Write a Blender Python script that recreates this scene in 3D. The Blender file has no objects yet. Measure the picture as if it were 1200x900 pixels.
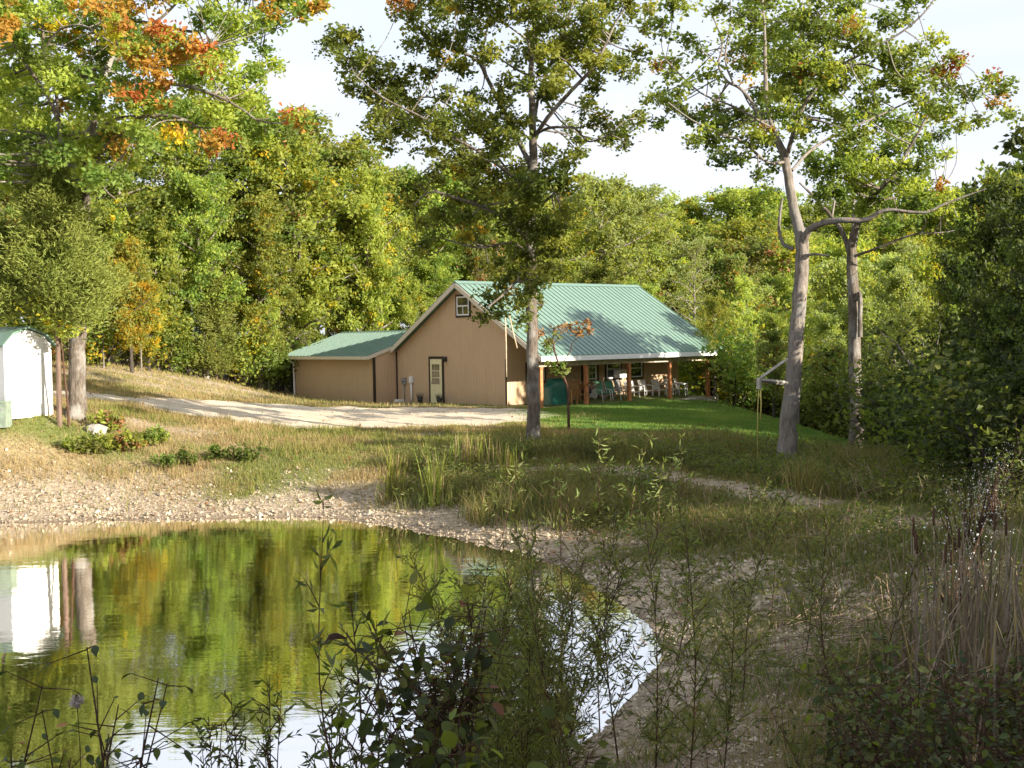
import bpy, math
import numpy as np
from mathutils import Vector, Matrix

# ------------------------------------------------------------------ camera, sky, sun, exposure
scene = bpy.context.scene
F_PX, CX, CY = 1400.0, 600.0, 450.0          # pinhole model of the photograph (1200 px wide)
PITCH, ROLL, EYE = math.radians(2.25), 0.017, 4.0
Fv = np.array([0, math.cos(PITCH), -math.sin(PITCH)])
U0 = np.array([0, math.sin(PITCH), math.cos(PITCH)]); R0 = np.array([1.0, 0, 0])
Rv = R0*math.cos(ROLL) - U0*math.sin(ROLL)
Uv = U0*math.cos(ROLL) + R0*math.sin(ROLL)
cam_data = bpy.data.cameras.new('camera'); cam = bpy.data.objects.new('camera', cam_data)
scene.collection.objects.link(cam); scene.camera = cam
cam_data.sensor_width = 36; cam_data.lens = 36*F_PX/1200
cam_data.clip_start = 0.05; cam_data.clip_end = 3000
cam.matrix_world = Matrix(((Rv[0], Uv[0], -Fv[0], 0), (Rv[1], Uv[1], -Fv[1], 0), (Rv[2], Uv[2], -Fv[2], EYE), (0, 0, 0, 1)))

SUN_EL = math.radians(17.5)
SUN_AZ = math.radians(-34)                    # direction towards the sun, measured from +X to +Y
SD = Vector((math.cos(SUN_EL)*math.cos(SUN_AZ), math.cos(SUN_EL)*math.sin(SUN_AZ), math.sin(SUN_EL)))
sd = bpy.data.lights.new('sun', 'SUN'); sun = bpy.data.objects.new('sun', sd); scene.collection.objects.link(sun)
sd.energy = 5.0; sd.angle = math.radians(0.5); sd.color = (1.0, 0.9, 0.76)
sun.rotation_euler = SD.to_track_quat('Z', 'Y').to_euler()

world = bpy.data.worlds.new('World'); scene.world = world; world.use_nodes = True
nt = world.node_tree; nt.nodes.clear()
wo = nt.nodes.new('ShaderNodeOutputWorld'); bg = nt.nodes.new('ShaderNodeBackground')
sky = nt.nodes.new('ShaderNodeTexSky'); sky.sky_type = 'NISHITA'; sky.sun_disc = False
sky.sun_elevation = SUN_EL; sky.sun_rotation = math.pi/2 - SUN_AZ
sky.air_density = 1.0; sky.dust_density = 2.0; sky.ozone_density = 1.0
# thin high cloud veil
tc = nt.nodes.new('ShaderNodeTexCoord'); mp = nt.nodes.new('ShaderNodeMapping'); mp.inputs['Scale'].default_value = (1.0, 1.0, 5.0)
mp.inputs['Rotation'].default_value = (0.1, 0.15, 0.4)
nz = nt.nodes.new('ShaderNodeTexNoise'); nz.inputs['Scale'].default_value = 1.6; nz.inputs['Detail'].default_value = 6
nz.inputs['Distortion'].default_value = 0.6
cr = nt.nodes.new('ShaderNodeMapRange'); cr.inputs['From Min'].default_value = 0.35; cr.inputs['From Max'].default_value = 0.68
cr.inputs['To Min'].default_value = 0.68; cr.inputs['To Max'].default_value = 0.95
mx = nt.nodes.new('ShaderNodeMix'); mx.data_type = 'RGBA'
mx.inputs['B'].default_value = (4.5, 4.7, 5.3, 1)
nt.links.new(tc.outputs['Generated'], mp.inputs['Vector']); nt.links.new(mp.outputs[0], nz.inputs['Vector'])
nt.links.new(nz.outputs['Fac'], cr.inputs['Value']); nt.links.new(cr.outputs[0], mx.inputs['Factor'])
nt.links.new(sky.outputs[0], mx.inputs['A']); nt.links.new(mx.outputs['Result'], bg.inputs['Color'])
bg.inputs['Strength'].default_value = 0.09
nt.links.new(bg.outputs[0], wo.inputs[0])
vs = scene.view_settings; vs.view_transform = 'Standard'; vs.look = 'None'; vs.gamma = 1.0; vs.use_curve_mapping = False
vs.exposure = 1.38
scene.render.engine = 'CYCLES'

# ------------------------------------------------------------------ helpers
rng = np.random.default_rng(7)
col = scene.collection

def ray(u, v):
    x, y = (u-CX)/F_PX, -(v-CY)/F_PX
    return Fv + x*Rv + y*Uv

def at(u, v, Y):
    d = ray(u, v); t = Y/d[1]
    return np.array([d[0]*t, Y, EYE + d[2]*t])

def project(P):
    P = np.atleast_2d(P); d = P - np.array([0, 0, EYE])
    z = d @ Fv
    return CX + F_PX*(d @ Rv)/z, CY - F_PX*(d @ Uv)/z, z

_perm = np.random.default_rng(3).random((256, 256))
def vnoise(x, y):
    xi = np.floor(x).astype(int); yi = np.floor(y).astype(int)
    fx = x-xi; fy = y-yi; fx = fx*fx*(3-2*fx); fy = fy*fy*(3-2*fy)
    g = lambda a, b: _perm[a % 256, b % 256]
    return (g(xi, yi)*(1-fx)+g(xi+1, yi)*fx)*(1-fy) + (g(xi, yi+1)*(1-fx)+g(xi+1, yi+1)*fx)*fy
def fbm(x, y, o=4):
    s = 0; a = 0.5
    for i in range(o):
        s = s + a*vnoise(x*2**i+17*i, y*2**i+31*i); a *= 0.5
    return s/(1-0.5**o)
def sstep(a, b, x):
    t = np.clip((x-a)/(b-a), 0, 1); return t*t*(3-2*t)

def tag(o, label=None, cat=None, group=None, kind=None):
    if label: o['label'] = label
    if cat: o['category'] = cat
    if group: o['group'] = group
    if kind: o['kind'] = kind
    return o
def empty(name, loc, label=None, cat=None, group=None, rz=0.0):
    o = bpy.data.objects.new(name, None); col.objects.link(o); o.location = Vector([float(c) for c in loc])
    o.rotation_euler.z = rz; o.empty_display_size = 0.2
    return tag(o, label, cat, group)

def np_mesh(name, V, loops, starts, totals, mats, mi=None, smooth=False):
    me = bpy.data.meshes.new(name)
    V = np.ascontiguousarray(V, dtype=np.float32)
    me.vertices.add(len(V)); me.vertices.foreach_set('co', V.ravel())
    me.loops.add(len(loops)); me.loops.foreach_set('vertex_index', np.ascontiguousarray(loops, dtype=np.int32))
    me.polygons.add(len(starts)); me.polygons.foreach_set('loop_start', np.ascontiguousarray(starts, dtype=np.int32))
    me.polygons.foreach_set('loop_total', np.ascontiguousarray(totals, dtype=np.int32))
    if mi is not None: me.polygons.foreach_set('material_index', np.ascontiguousarray(mi, dtype=np.int32))
    me.polygons.foreach_set('use_smooth', np.full(len(starts), smooth, dtype=bool))
    for m in mats: me.materials.append(m)
    me.update(calc_edges=True)
    return me

class MB:
    """collects primitives; build() links them as one mesh object"""
    def __init__(s): s.v = []; s.f = []; s.m = []; s.sm = []
    def add(s, V, F, mi=0, smooth=False):
        b = len(s.v); s.v.extend([tuple(map(float, p)) for p in V])
        for f in F: s.f.append(tuple(i+b for i in f)); s.m.append(mi); s.sm.append(smooth)
    def box(s, c, d, ax=None, mi=0):
        """c centre, d full sizes, ax 3x3 rows = axes"""
        ax = np.eye(3) if ax is None else np.array(ax, float); c = np.array(c, float); h = np.array(d, float)/2
        V = [c + sx*h[0]*ax[0] + sy*h[1]*ax[1] + sz*h[2]*ax[2] for sz in (-1, 1) for sy in (-1, 1) for sx in (-1, 1)]
        s.add(V, [(0, 2, 3, 1), (4, 5, 7, 6), (0, 1, 5, 4), (2, 6, 7, 3), (0, 4, 6, 2), (1, 3, 7, 5)], mi)
    def prism(s, poly, axis, mi=0):
        """poly: list of 3-D points, extruded along vector axis"""
        poly = [np.array(p, float) for p in poly]; n = len(poly); axis = np.array(axis, float)
        V = poly + [p+axis for p in poly]
        F = [tuple(range(n))[::-1], tuple(range(n, 2*n))] + [(i, (i+1) % n, n+(i+1) % n, n+i) for i in range(n)]
        s.add(V, F, mi)
    def tube(s, pts, rad, n=8, mi=0, cap=True, smooth=True, wob=0.0):
        V, F = tube_vf(pts, rad, n, cap, wob); s.add(V, F, mi, smooth)
    def build(s, name, mats, parent=None, loc=None):
        me = bpy.data.meshes.new(name); me.from_pydata(s.v, [], s.f)
        for m in (mats if isinstance(mats, (list, tuple)) else [mats]): me.materials.append(m)
        me.polygons.foreach_set('material_index', s.m); me.polygons.foreach_set('use_smooth', s.sm); me.update()
        o = bpy.data.objects.new(name, me); col.objects.link(o)
        if parent is not None: o.parent = parent
        if loc is not None: o.location = Vector([float(c) for c in loc])
        return o

def tube_vf(pts, rad, n=8, cap=True, wob=0.0):
    P = np.array(pts, float); k = len(P); R = np.broadcast_to(np.array(rad, float), (k,))
    T = np.gradient(P, axis=0); T /= np.linalg.norm(T, axis=1)[:, None]+1e-9
    ref = np.array([0, 0, 1.0]) if abs(T[0, 2]) < 0.9 else np.array([1.0, 0, 0])
    A = np.cross(T[0], ref); A /= np.linalg.norm(A)
    V = []; th = np.arange(n)*2*math.pi/n
    for i in range(k):
        A = A - T[i]*np.dot(A, T[i]); A /= np.linalg.norm(A)+1e-9; B = np.cross(T[i], A)
        r = R[i]*(1 + (wob*rng.uniform(-1, 1, n) if wob else 0))
        V.append(P[i] + (r*np.cos(th))[:, None]*A + (r*np.sin(th))[:, None]*B)
    V = np.vstack(V)
    F = [(i*n+j, i*n+(j+1) % n, (i+1)*n+(j+1) % n, (i+1)*n+j) for i in range(k-1) for j in range(n)]
    if cap: F += [tuple(range(n))[::-1], tuple((k-1)*n+j for j in range(n))]
    return V, F

def link_mesh(name, me, parent=None, loc=None):
    o = bpy.data.objects.new(name, me); col.objects.link(o)
    if parent is not None: o.parent = parent
    if loc is not None: o.location = Vector([float(c) for c in loc])
    return o

# ------------------------------------------------------------------ materials
MATS = {}
class NT:
    def __init__(s, name):
        s.m = bpy.data.materials.new(name); s.m.use_nodes = True; s.t = s.m.node_tree
        s.b = s.t.nodes['Principled BSDF']; s.out = s.t.nodes['Material Output']; MATS[name] = s.m
    def n(s, typ, **kw):
        nd = s.t.nodes.new(typ)
        for k, v in kw.items():
            if k in nd.inputs: nd.inputs[k].default_value = v
            else: setattr(nd, k, v)
        return nd
    def l(s, a, b): s.t.links.new(a, b)
    def coord(s, scale=(1, 1, 1), kind='Object'):
        tc = s.n('ShaderNodeTexCoord'); mp = s.n('ShaderNodeMapping'); mp.inputs['Scale'].default_value = scale
        s.l(tc.outputs[kind], mp.inputs[0]); return mp.outputs[0]
    def noise(s, vec, scale, detail=4, rough=0.55):
        nd = s.n('ShaderNodeTexNoise'); nd.inputs['Scale'].default_value = scale; nd.inputs['Detail'].default_value = detail
        nd.inputs['Roughness'].default_value = rough
        s.l(vec, nd.inputs['Vector']); return nd.outputs['Fac']
    def ramp(s, fac, stops):
        nd = s.n('ShaderNodeValToRGB'); e = nd.color_ramp.elements
        while len(e) < len(stops): e.new(0.5)
        for i, (p, c) in enumerate(stops): e[i].position = p; e[i].color = (*c, 1)
        s.l(fac, nd.inputs[0]); return nd.outputs[0]
    def mix(s, f, a, b, mode='MIX'):
        nd = s.n('ShaderNodeMix'); nd.data_type = 'RGBA'; nd.blend_type = mode
        for key, val in (('Factor', f), ('A', a), ('B', b)):
            if isinstance(val, (int, float)): nd.inputs[key].default_value = val
            elif isinstance(val, tuple): nd.inputs[key].default_value = (*val, 1)
            else: s.l(val, nd.inputs[key])
        return nd.outputs['Result']
    def bump(s, h, strength, dist=0.02, prev=None):
        nd = s.n('ShaderNodeBump'); nd.inputs['Strength'].default_value = strength; nd.inputs['Distance'].default_value = dist
        s.l(h, nd.inputs['Height'])
        if prev is not None: s.l(prev, nd.inputs['Normal'])
        s.l(nd.outputs[0], s.b.inputs['Normal']); return nd.outputs[0]
    def base(s, c, rough=0.6, spec=0.4, metal=0.0):
        if isinstance(c, tuple): s.b.inputs['Base Color'].default_value = (*c, 1)
        else: s.l(c, s.b.inputs['Base Color'])
        s.b.inputs['Roughness'].default_value = rough; s.b.inputs['Specular IOR Level'].default_value = spec
        s.b.inputs['Metallic'].default_value = metal

def plain(name, c, rough=0.55, spec=0.4, metal=0.0, var=0.25, sc=6.0):
    t = NT(name); v = t.coord(); f = t.noise(v, sc, 5)
    lo = tuple(x*(1-var) for x in c); hi = tuple(min(1, x*(1+var)) for x in c)
    t.base(t.ramp(f, [(0.3, lo), (0.7, hi)]), rough, spec, metal); t.bump(f, 0.15, 0.005)
    return t.m

def leafmat(name, c1, c2, c3=None, trans=0.48, rough=0.55, tscale=2.0, nscale=0.7):
    """c1..c2 per-leaf variation, drifting by a soft 3-D noise to c3"""
    t = NT(name); g = t.n('ShaderNodeNewGeometry'); v = t.coord()
    c = t.mix(g.outputs['Random Per Island'], c1, c2)
    if c3:
        f = t.noise(v, nscale, 3); f = t.ramp(f, [(0.42, (0, 0, 0)), (0.66, (1, 1, 1))]); c = t.mix(f, c, c3)
    oi = t.n('ShaderNodeObjectInfo'); hs = t.n('ShaderNodeHueSaturation')
    mr = t.n('ShaderNodeMapRange'); mr.inputs['To Min'].default_value = 0.75; mr.inputs['To Max'].default_value = 1.25
    t.l(oi.outputs['Random'], mr.inputs['Value']); t.l(mr.outputs[0], hs.inputs['Value'])
    mh = t.n('ShaderNodeMapRange'); mh.inputs['To Min'].default_value = 0.485; mh.inputs['To Max'].default_value = 0.512
    t.l(oi.outputs['Random'], mh.inputs['Value']); t.l(mh.outputs[0], hs.inputs['Hue']); t.l(c, hs.inputs['Color'])
    c = hs.outputs[0]
    t.base(c, rough, 0.22)
    tr = t.n('ShaderNodeBsdfTranslucent'); tcol = t.mix(1.0, c, (tscale, tscale*0.95, tscale*0.45), 'MULTIPLY'); t.l(tcol, tr.inputs['Color'])
    ms = t.n('ShaderNodeMixShader'); ms.inputs[0].default_value = trans
    t.l(t.b.outputs[0], ms.inputs[1]); t.l(tr.outputs[0], ms.inputs[2]); t.l(ms.outputs[0], t.out.inputs['Surface'])
    return t.m

def bark(name, c1, c2, c3=None, zs=0.25, sc=14):
    t = NT(name); v = t.coord((1, 1, zs)); f = t.noise(v, sc, 7, 0.7)
    c = t.ramp(f, [(0.3, c1), (0.68, c2)])
    if c3:
        f2 = t.noise(t.coord((1, 1, 0.7)), 2.2, 4); c = t.mix(t.ramp(f2, [(0.5, (0, 0, 0)), (0.62, (1, 1, 1))]), c, c3)
    t.base(c, 0.9, 0.15); t.bump(f, 1.0, 0.07); return t.m

L_GREEN = leafmat('leaf_green', (0.08, 0.13, 0.028), (0.16, 0.23, 0.05), (0.19, 0.24, 0.055))
L_DEEP = leafmat('leaf_deep_green', (0.05, 0.08, 0.018), (0.1, 0.13, 0.025), (0.12, 0.145, 0.03))
L_LIME = leafmat('leaf_lime', (0.2, 0.26, 0.05), (0.34, 0.36, 0.07), (0.27, 0.32, 0.065))
L_YELLOW = leafmat('leaf_yellow', (0.38, 0.30, 0.025), (0.62, 0.42, 0.035), (0.34, 0.33, 0.04))
L_ORANGE = leafmat('leaf_orange', (0.36, 0.16, 0.035), (0.4, 0.25, 0.05), (0.3, 0.18, 0.04), tscale=1.3)
L_RED = leafmat('leaf_red', (0.36, 0.08, 0.035), (0.42, 0.15, 0.05), (0.3, 0.1, 0.035), tscale=1.2)
L_OLIVE = leafmat('leaf_olive', (0.13, 0.16, 0.045), (0.22, 0.23, 0.075), (0.18, 0.19, 0.07))
L_PALE = leafmat('leaf_pale', (0.19, 0.25, 0.09), (0.3, 0.34, 0.13), (0.24, 0.29, 0.11))
L_BROWN = leafmat('leaf_brown', (0.2, 0.1, 0.04), (0.34, 0.18, 0.07), (0.26, 0.12, 0.06), trans=0.25, tscale=1.3)
L_CEDAR = leafmat('leaf_cedar', (0.13, 0.17, 0.035), (0.24, 0.27, 0.06), (0.25, 0.27, 0.065), trans=0.35, tscale=1.4)
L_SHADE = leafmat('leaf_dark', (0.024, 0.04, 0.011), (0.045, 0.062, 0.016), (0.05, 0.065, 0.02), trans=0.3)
L_WILLOW = leafmat('leaf_willow', (0.1, 0.15, 0.035), (0.18, 0.21, 0.06), (0.15, 0.15, 0.06))
G_LAWN = leafmat('grass_lawn', (0.06, 0.14, 0.03), (0.13, 0.23, 0.045), (0.17, 0.25, 0.05), trans=0.35, tscale=1.5, nscale=0.5)
G_DRY = leafmat('grass_dry', (0.3, 0.23, 0.11), (0.46, 0.36, 0.18), (0.3, 0.22, 0.1), trans=0.3, tscale=1.3)
G_MEADOW = leafmat('grass_meadow', (0.12, 0.17, 0.035), (0.24, 0.26, 0.06), (0.27, 0.23, 0.08), trans=0.35, tscale=1.5, nscale=0.45)
G_BANK = leafmat('grass_bank', (0.06, 0.095, 0.025), (0.14, 0.16, 0.05), (0.15, 0.13, 0.06), trans=0.3, tscale=1.5, nscale=0.6)
B_OAK = bark('bark_oak', (0.06, 0.05, 0.04), (0.24, 0.2, 0.16), (0.3, 0.28, 0.25))
B_PALE = bark('bark_pale', (0.1, 0.085, 0.07), (0.34, 0.295, 0.25), (0.24, 0.225, 0.2), .3, 11)
B_DARK = bark('bark_dark', (0.03, 0.025, 0.02), (0.12, 0.1, 0.08))
B_CEDAR = bark('bark_cedar', (0.1, 0.065, 0.05), (0.27, 0.19, 0.14), None, 0.12, 18)
B_TWIG = bark('bark_twig', (0.06, 0.035, 0.025), (0.15, 0.085, 0.055))
# ------------------------------------------------------------------ the land
POND = np.array([(-24, 22), (-20, 26), (-14, 27.1), (-11.4, 26.8), (-9.4, 27.0), (-7.6, 26.8), (-5.6, 27.0), (-3.8, 26.5), (-2.1, 24.8), (-.65, 23), (.74, 20.7),
                 (1.3, 18.8), (1.77, 16.6), (1.85, 15.2), (1.5, 13.7), (.9, 12.2), (.35, 11.0), (-.4, 9.8), (-2, 8.9), (-4.5, 8.5), (-8, 8.0), (-12, 8.0), (-18, 9), (-23, 13)], float)
def _spline(P, k=6):
    n = len(P); out = []
    for i in range(n):
        a, b, c, d = P[(i-1) % n], P[i], P[(i+1) % n], P[(i+2) % n]
        for j in range(k):
            t = j/k; out.append(0.5*((2*b)+(c-a)*t+(2*a-5*b+4*c-d)*t*t+(3*b-a-3*c+d)*t**3))
    return np.array(out)
PONDS = _spline(POND)
def pond_sd(x, y):
    """signed distance to the shoreline, positive on land"""
    x = np.atleast_1d(x).astype(float); y = np.atleast_1d(y).astype(float)
    d2 = np.full(x.shape, 1e9); ins = np.zeros(x.shape, bool); n = len(PONDS)
    for i in range(n):
        a = PONDS[i]; b = PONDS[(i+1) % n]; e = b-a
        t = np.clip(((x-a[0])*e[0]+(y-a[1])*e[1])/(e @ e), 0, 1)
        d2 = np.minimum(d2, (x-a[0]-t*e[0])**2+(y-a[1]-t*e[1])**2)
        c = (a[1] > y) != (b[1] > y)
        with np.errstate(divide='ignore', invalid='ignore'):
            xi = a[0]+(y-a[1])*e[0]/(e[1] if e[1] != 0 else 1e-9)
        ins ^= c & (x < xi)
    d = np.sqrt(d2); return np.where(ins, -d, d)

CTRL = np.array([
 (0, -6, 2.6), (0, 0, 2.45), (0, 4, 1.9), (-6, 3, 1.9), (6, 3, 2.0), (5, 8, 1.3), (-15, 0, 2.2), (12, 0, 2.6), (-30, 0, 3), (-15, 5, 1.3), (12, -20, 3), (-12, -20, 3),
 (3.2, 12, .62), (3.5, 9, .85), (4.3, 15, .75), (6.6, 17, 1.25), (7.5, 13.5, 1.5), (5.4, 22, .95), (3, 22, .6), (4, 26, .85), (1.5, 27, .85), (6.4, 28, .9), (9, 22, 1.05), (12, 18, 1.3), (15, 12, 1.8), (20, 8, 1.6),
 (10.5, 36, .3), (12.5, 30, .1), (16, 26, -.3), (18, 33, -2.2), (22, 20, -.5), (14, 38, -1.0),
 (.6, 35, 1.0), (3.2, 40.5, .9), (5.8, 33.5, .84), (7.8, 38, .75), (9.5, 44, .55), (11.5, 42, 0), (10.7, 50, .43), (11.8, 47, .04), (9, 57, .85), (3.5, 52, .97), (1.1, 49.8, .98), (-.2, 51.2, 1.0),
 (7, 66, 1.0), (11, 64, .3), (-5.5, 57.2, 1.0), (-6.2, 56, 1.0), (-11, 61, 1.1), (-3, 64, 1.0), (-6, 70, 1.2), (2, 70, 1.0), (-2, 45, 1.0),
 (-5, 32, .95), (-3.8, 29.2, .6), (-7.5, 30.5, .75), (-11.4, 30, .95), (-12.2, 33.4, 2.05), (-13.4, 32.6, 2.45), (-14.8, 32.5, 2.5), (-15, 36, 2.4), (-17, 33, 2.3), (-14.3, 41, 2.15), (-9, 38, 1.35), (-9, 46, 1.4), (-4, 40, 1.05), (-3, 50, 1.0), (-7, 52, 1.1),
 (-17.7, 55, 2.8), (-22, 52, 3.2), (-15, 60, 2.15), (-12.3, 64, 1.4), (-13.1, 46.5, 1.85), (-10.5, 54, 1.25), (-20, 42, 2.6), (-20, 70, 3.0), (-30, 60, 4), (-10, 75, 1.6), (0, 78, 1), (-30, 35, 2.6), (-30, 20, 2.0),
 (20, 45, -4), (25, 60, -6.5), (15, 72, -4), (40, 50, -8), (30, 30, -4.5), (45, 20, -4), (0, 110, 1.2), (30, 120, 1.5), (60, 110, 2), (-30, 100, 3), (-70, 60, 5), (80, 60, -4), (80, 140, 4), (0, 160, 4), (-60, 150, 5), (-60, 0, 4), (60, -10, 0), (17, 85, -3.5), (35, 90, -4.5)], float)
def _tps(r2): return np.where(r2 > 0, r2*np.log(r2+1e-12), 0)
_n = len(CTRL); _X = CTRL[:, :2]/30.0
_K = _tps(((_X[:, None]-_X[None])**2).sum(-1)) + np.eye(_n)*0.004
_Pm = np.c_[np.ones(_n), _X]
_A = np.block([[_K, _Pm], [_Pm.T, np.zeros((3, 3))]])
_w = np.linalg.solve(_A, np.r_[CTRL[:, 2], 0, 0, 0])
def base_h(x, y):
    xs = np.clip(x, -85, 90)/30.0; ys = np.clip(y, -25, 165)/30.0
    out = np.empty(xs.shape)
    for i in range(0, len(xs), 20000):
        q = np.c_[xs[i:i+20000], ys[i:i+20000]]
        out[i:i+20000] = _tps(((q[:, None]-_X[None])**2).sum(-1)) @ _w[:_n] + _w[_n] + q @ _w[_n+1:]
    return out
def hgt(x, y, micro=True):
    x = np.atleast_1d(np.asarray(x, float)); y = np.atleast_1d(np.asarray(y, float))
    d = pond_sd(x, y); b = base_h(x, y)
    b = np.where((x > -26) & (x < 22) & (y > -2) & (y < 48) & (x < 11), np.maximum(b, 0.35), b)
    w = 1-np.exp(-np.maximum(d, 0)/2.3)
    z = np.where(d > 0, b*w+0.03*np.minimum(d, 1), np.maximum(-0.9, 0.3*d))
    if micro:
        near = np.exp(-np.maximum(d, 0)/1.5)
        z = z + (fbm(x*0.9, y*0.9, 4)-0.5)*0.16*(1-0.75*near) + (fbm(x*3.1+9, y*3.1, 3)-0.5)*0.06
    return z
def gz(x, y): return float(hgt(x, y)[0])
def ground(u, v):
    """the point of the land seen at pixel u, v"""
    d = ray(u, v); Y = np.linspace(4, 90, 700); t = Y/d[1]
    X = d[0]*t; Z = EYE+d[2]*t; h = hgt(X, Y, False)
    k = np.argmax(Z < h)
    return np.array([X[k], Y[k], gz(X[k], Y[k])])

def axis(lo, hi, f0, f1, fine, ratio=1.12):
    a = list(np.arange(f0, f1+1e-6, fine)); s = fine; x = f0
    while x > lo: s *= ratio; x -= s; a.insert(0, x)
    s = fine; x = a[-1]
    while x < hi: s *= ratio; x += s; a.append(x)
    return np.array(a)
gx = axis(-1500, 1500, -17, 13, 0.2, 1.1); gy = axis(-300, 1800, 8, 58, 0.22, 1.1)
GX, GY = np.meshgrid(gx, gy); GXr, GYr = GX.ravel(), GY.ravel()
GZ = hgt(GXr, GYr)
far = sstep(150, 700, np.hypot(GXr, GYr)); GZ = GZ*(1-far)+6*far
nx, ny = len(gx), len(gy)
idx = np.arange(nx*ny).reshape(ny, nx)
Q = np.stack([idx[:-1, :-1], idx[:-1, 1:], idx[1:, 1:], idx[1:, :-1]], -1).reshape(-1, 4)
SD_ = pond_sd(GXr, GYr)

# road and trail as polylines with half widths
ROAD = np.array([(-34, 37, 1.5), (-26, 38, 1.6), (-19, 39.5, 1.7), (-14.3, 40.8, 1.9), (-10.5, 42.2, 3.4), (-7, 43.8, 5.4), (-3.5, 45.4, 5.2), (-.8, 46.8, 2.4), (0.2, 47.6, .7)], float)
TRAIL = np.array([(-1.0, 29.5, .35), (1.5, 28.6, .5), (3.4, 26.8, .5), (4.7, 24.5, .4), (5.5, 21.5, .32), (6.3, 18.6, .32), (6.9, 16.3, .3), (7.2, 13, .3), (7.4, 9, .6), (7.4, 3, .6)], float)
def pl_dist(x, y, PL):
    best = np.full(x.shape, 1e9)
    for i in range(len(PL)-1):
        a, b = PL[i], PL[i+1]; e = b[:2]-a[:2]
        t = np.clip(((x-a[0])*e[0]+(y-a[1])*e[1])/(e @ e), 0, 1)
        d = np.hypot(x-a[0]-t*e[0], y-a[1]-t*e[1]) - (a[2]+(b[2]-a[2])*t)
        best = np.minimum(best, d)
    return best
def lawn_mask(x, y):
    # grassy knoll in front of and beside the porch
    n = (fbm(x*0.5+4, y*0.5, 3)-0.5)*3.0
    m = sstep(-0.6, 0.6, (y+n*0.6-(38.3-0.5*np.maximum(x-1.5, 0)-0.04*(x-2)**2)))*sstep(-1, 1, x-(.7+(y-44)*-0.12)+n*0.3)*sstep(0.5, -1.5, x-14-(y-44)*0.05)
    return m*sstep(74, 70, y)
def masks(x, y, d):
    n = fbm(x*0.45, y*0.45, 4); n2 = fbm(x*1.3+5, y*1.3, 3)
    wsh = np.where(x > -1.5, 1.0, 2.4)+np.where((x > 0) & (y < 16), 0.8, 0)
    gravel = sstep(0.9, -0.9, (d-wsh)+(n-0.5)*3.2)
    gravel = np.maximum(gravel, sstep(0.3, -0.3, pl_dist(x, y, TRAIL)+(n2-0.5)*1.1)*0.9)
    gravel = np.maximum(gravel, 0.75*sstep(0.62, 0.7, fbm(x*0.32+3, y*0.55+8, 4))*(y < 45)*(y > 26)*(x < -1))
    # bare eroded cut bank behind the road
    bank = sstep(43.5, 46, y+0.15*(x+14))*sstep(-9.5, -12, x)*sstep(68, 64, y)
    gravel = np.maximum(gravel, bank*sstep(0.45, 0.62, fbm(x*0.5, y*1.1+2, 4)))
    lawn = lawn_mask(x, y)
    gravel = gravel*(1-lawn)
    grn = np.clip(sstep(0.42, 0.6, fbm(x*0.35+11, y*0.5+3, 4))*0.9, 0, 1)*(1-0.7*bank)
    grn = np.where((x > 2.0) & (y < 30), np.maximum(grn, 0.55), grn)
    grn = np.maximum(grn, lawn)
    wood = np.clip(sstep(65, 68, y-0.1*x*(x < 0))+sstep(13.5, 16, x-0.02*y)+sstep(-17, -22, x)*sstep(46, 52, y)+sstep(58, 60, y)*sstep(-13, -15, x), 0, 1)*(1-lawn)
    wood = np.maximum(wood, .75*sstep(.35, .6, fbm(x*.9+50, y*.9, 4))*(x > 0)*sstep(23, 20, y)*(y < 23))  # litter tone patched over the near bank, painting its shade into the ground
    return gravel, grn, lawn, wood
gr_, gg_, gl_, gw_ = masks(GXr, GYr, SD_)

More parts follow.
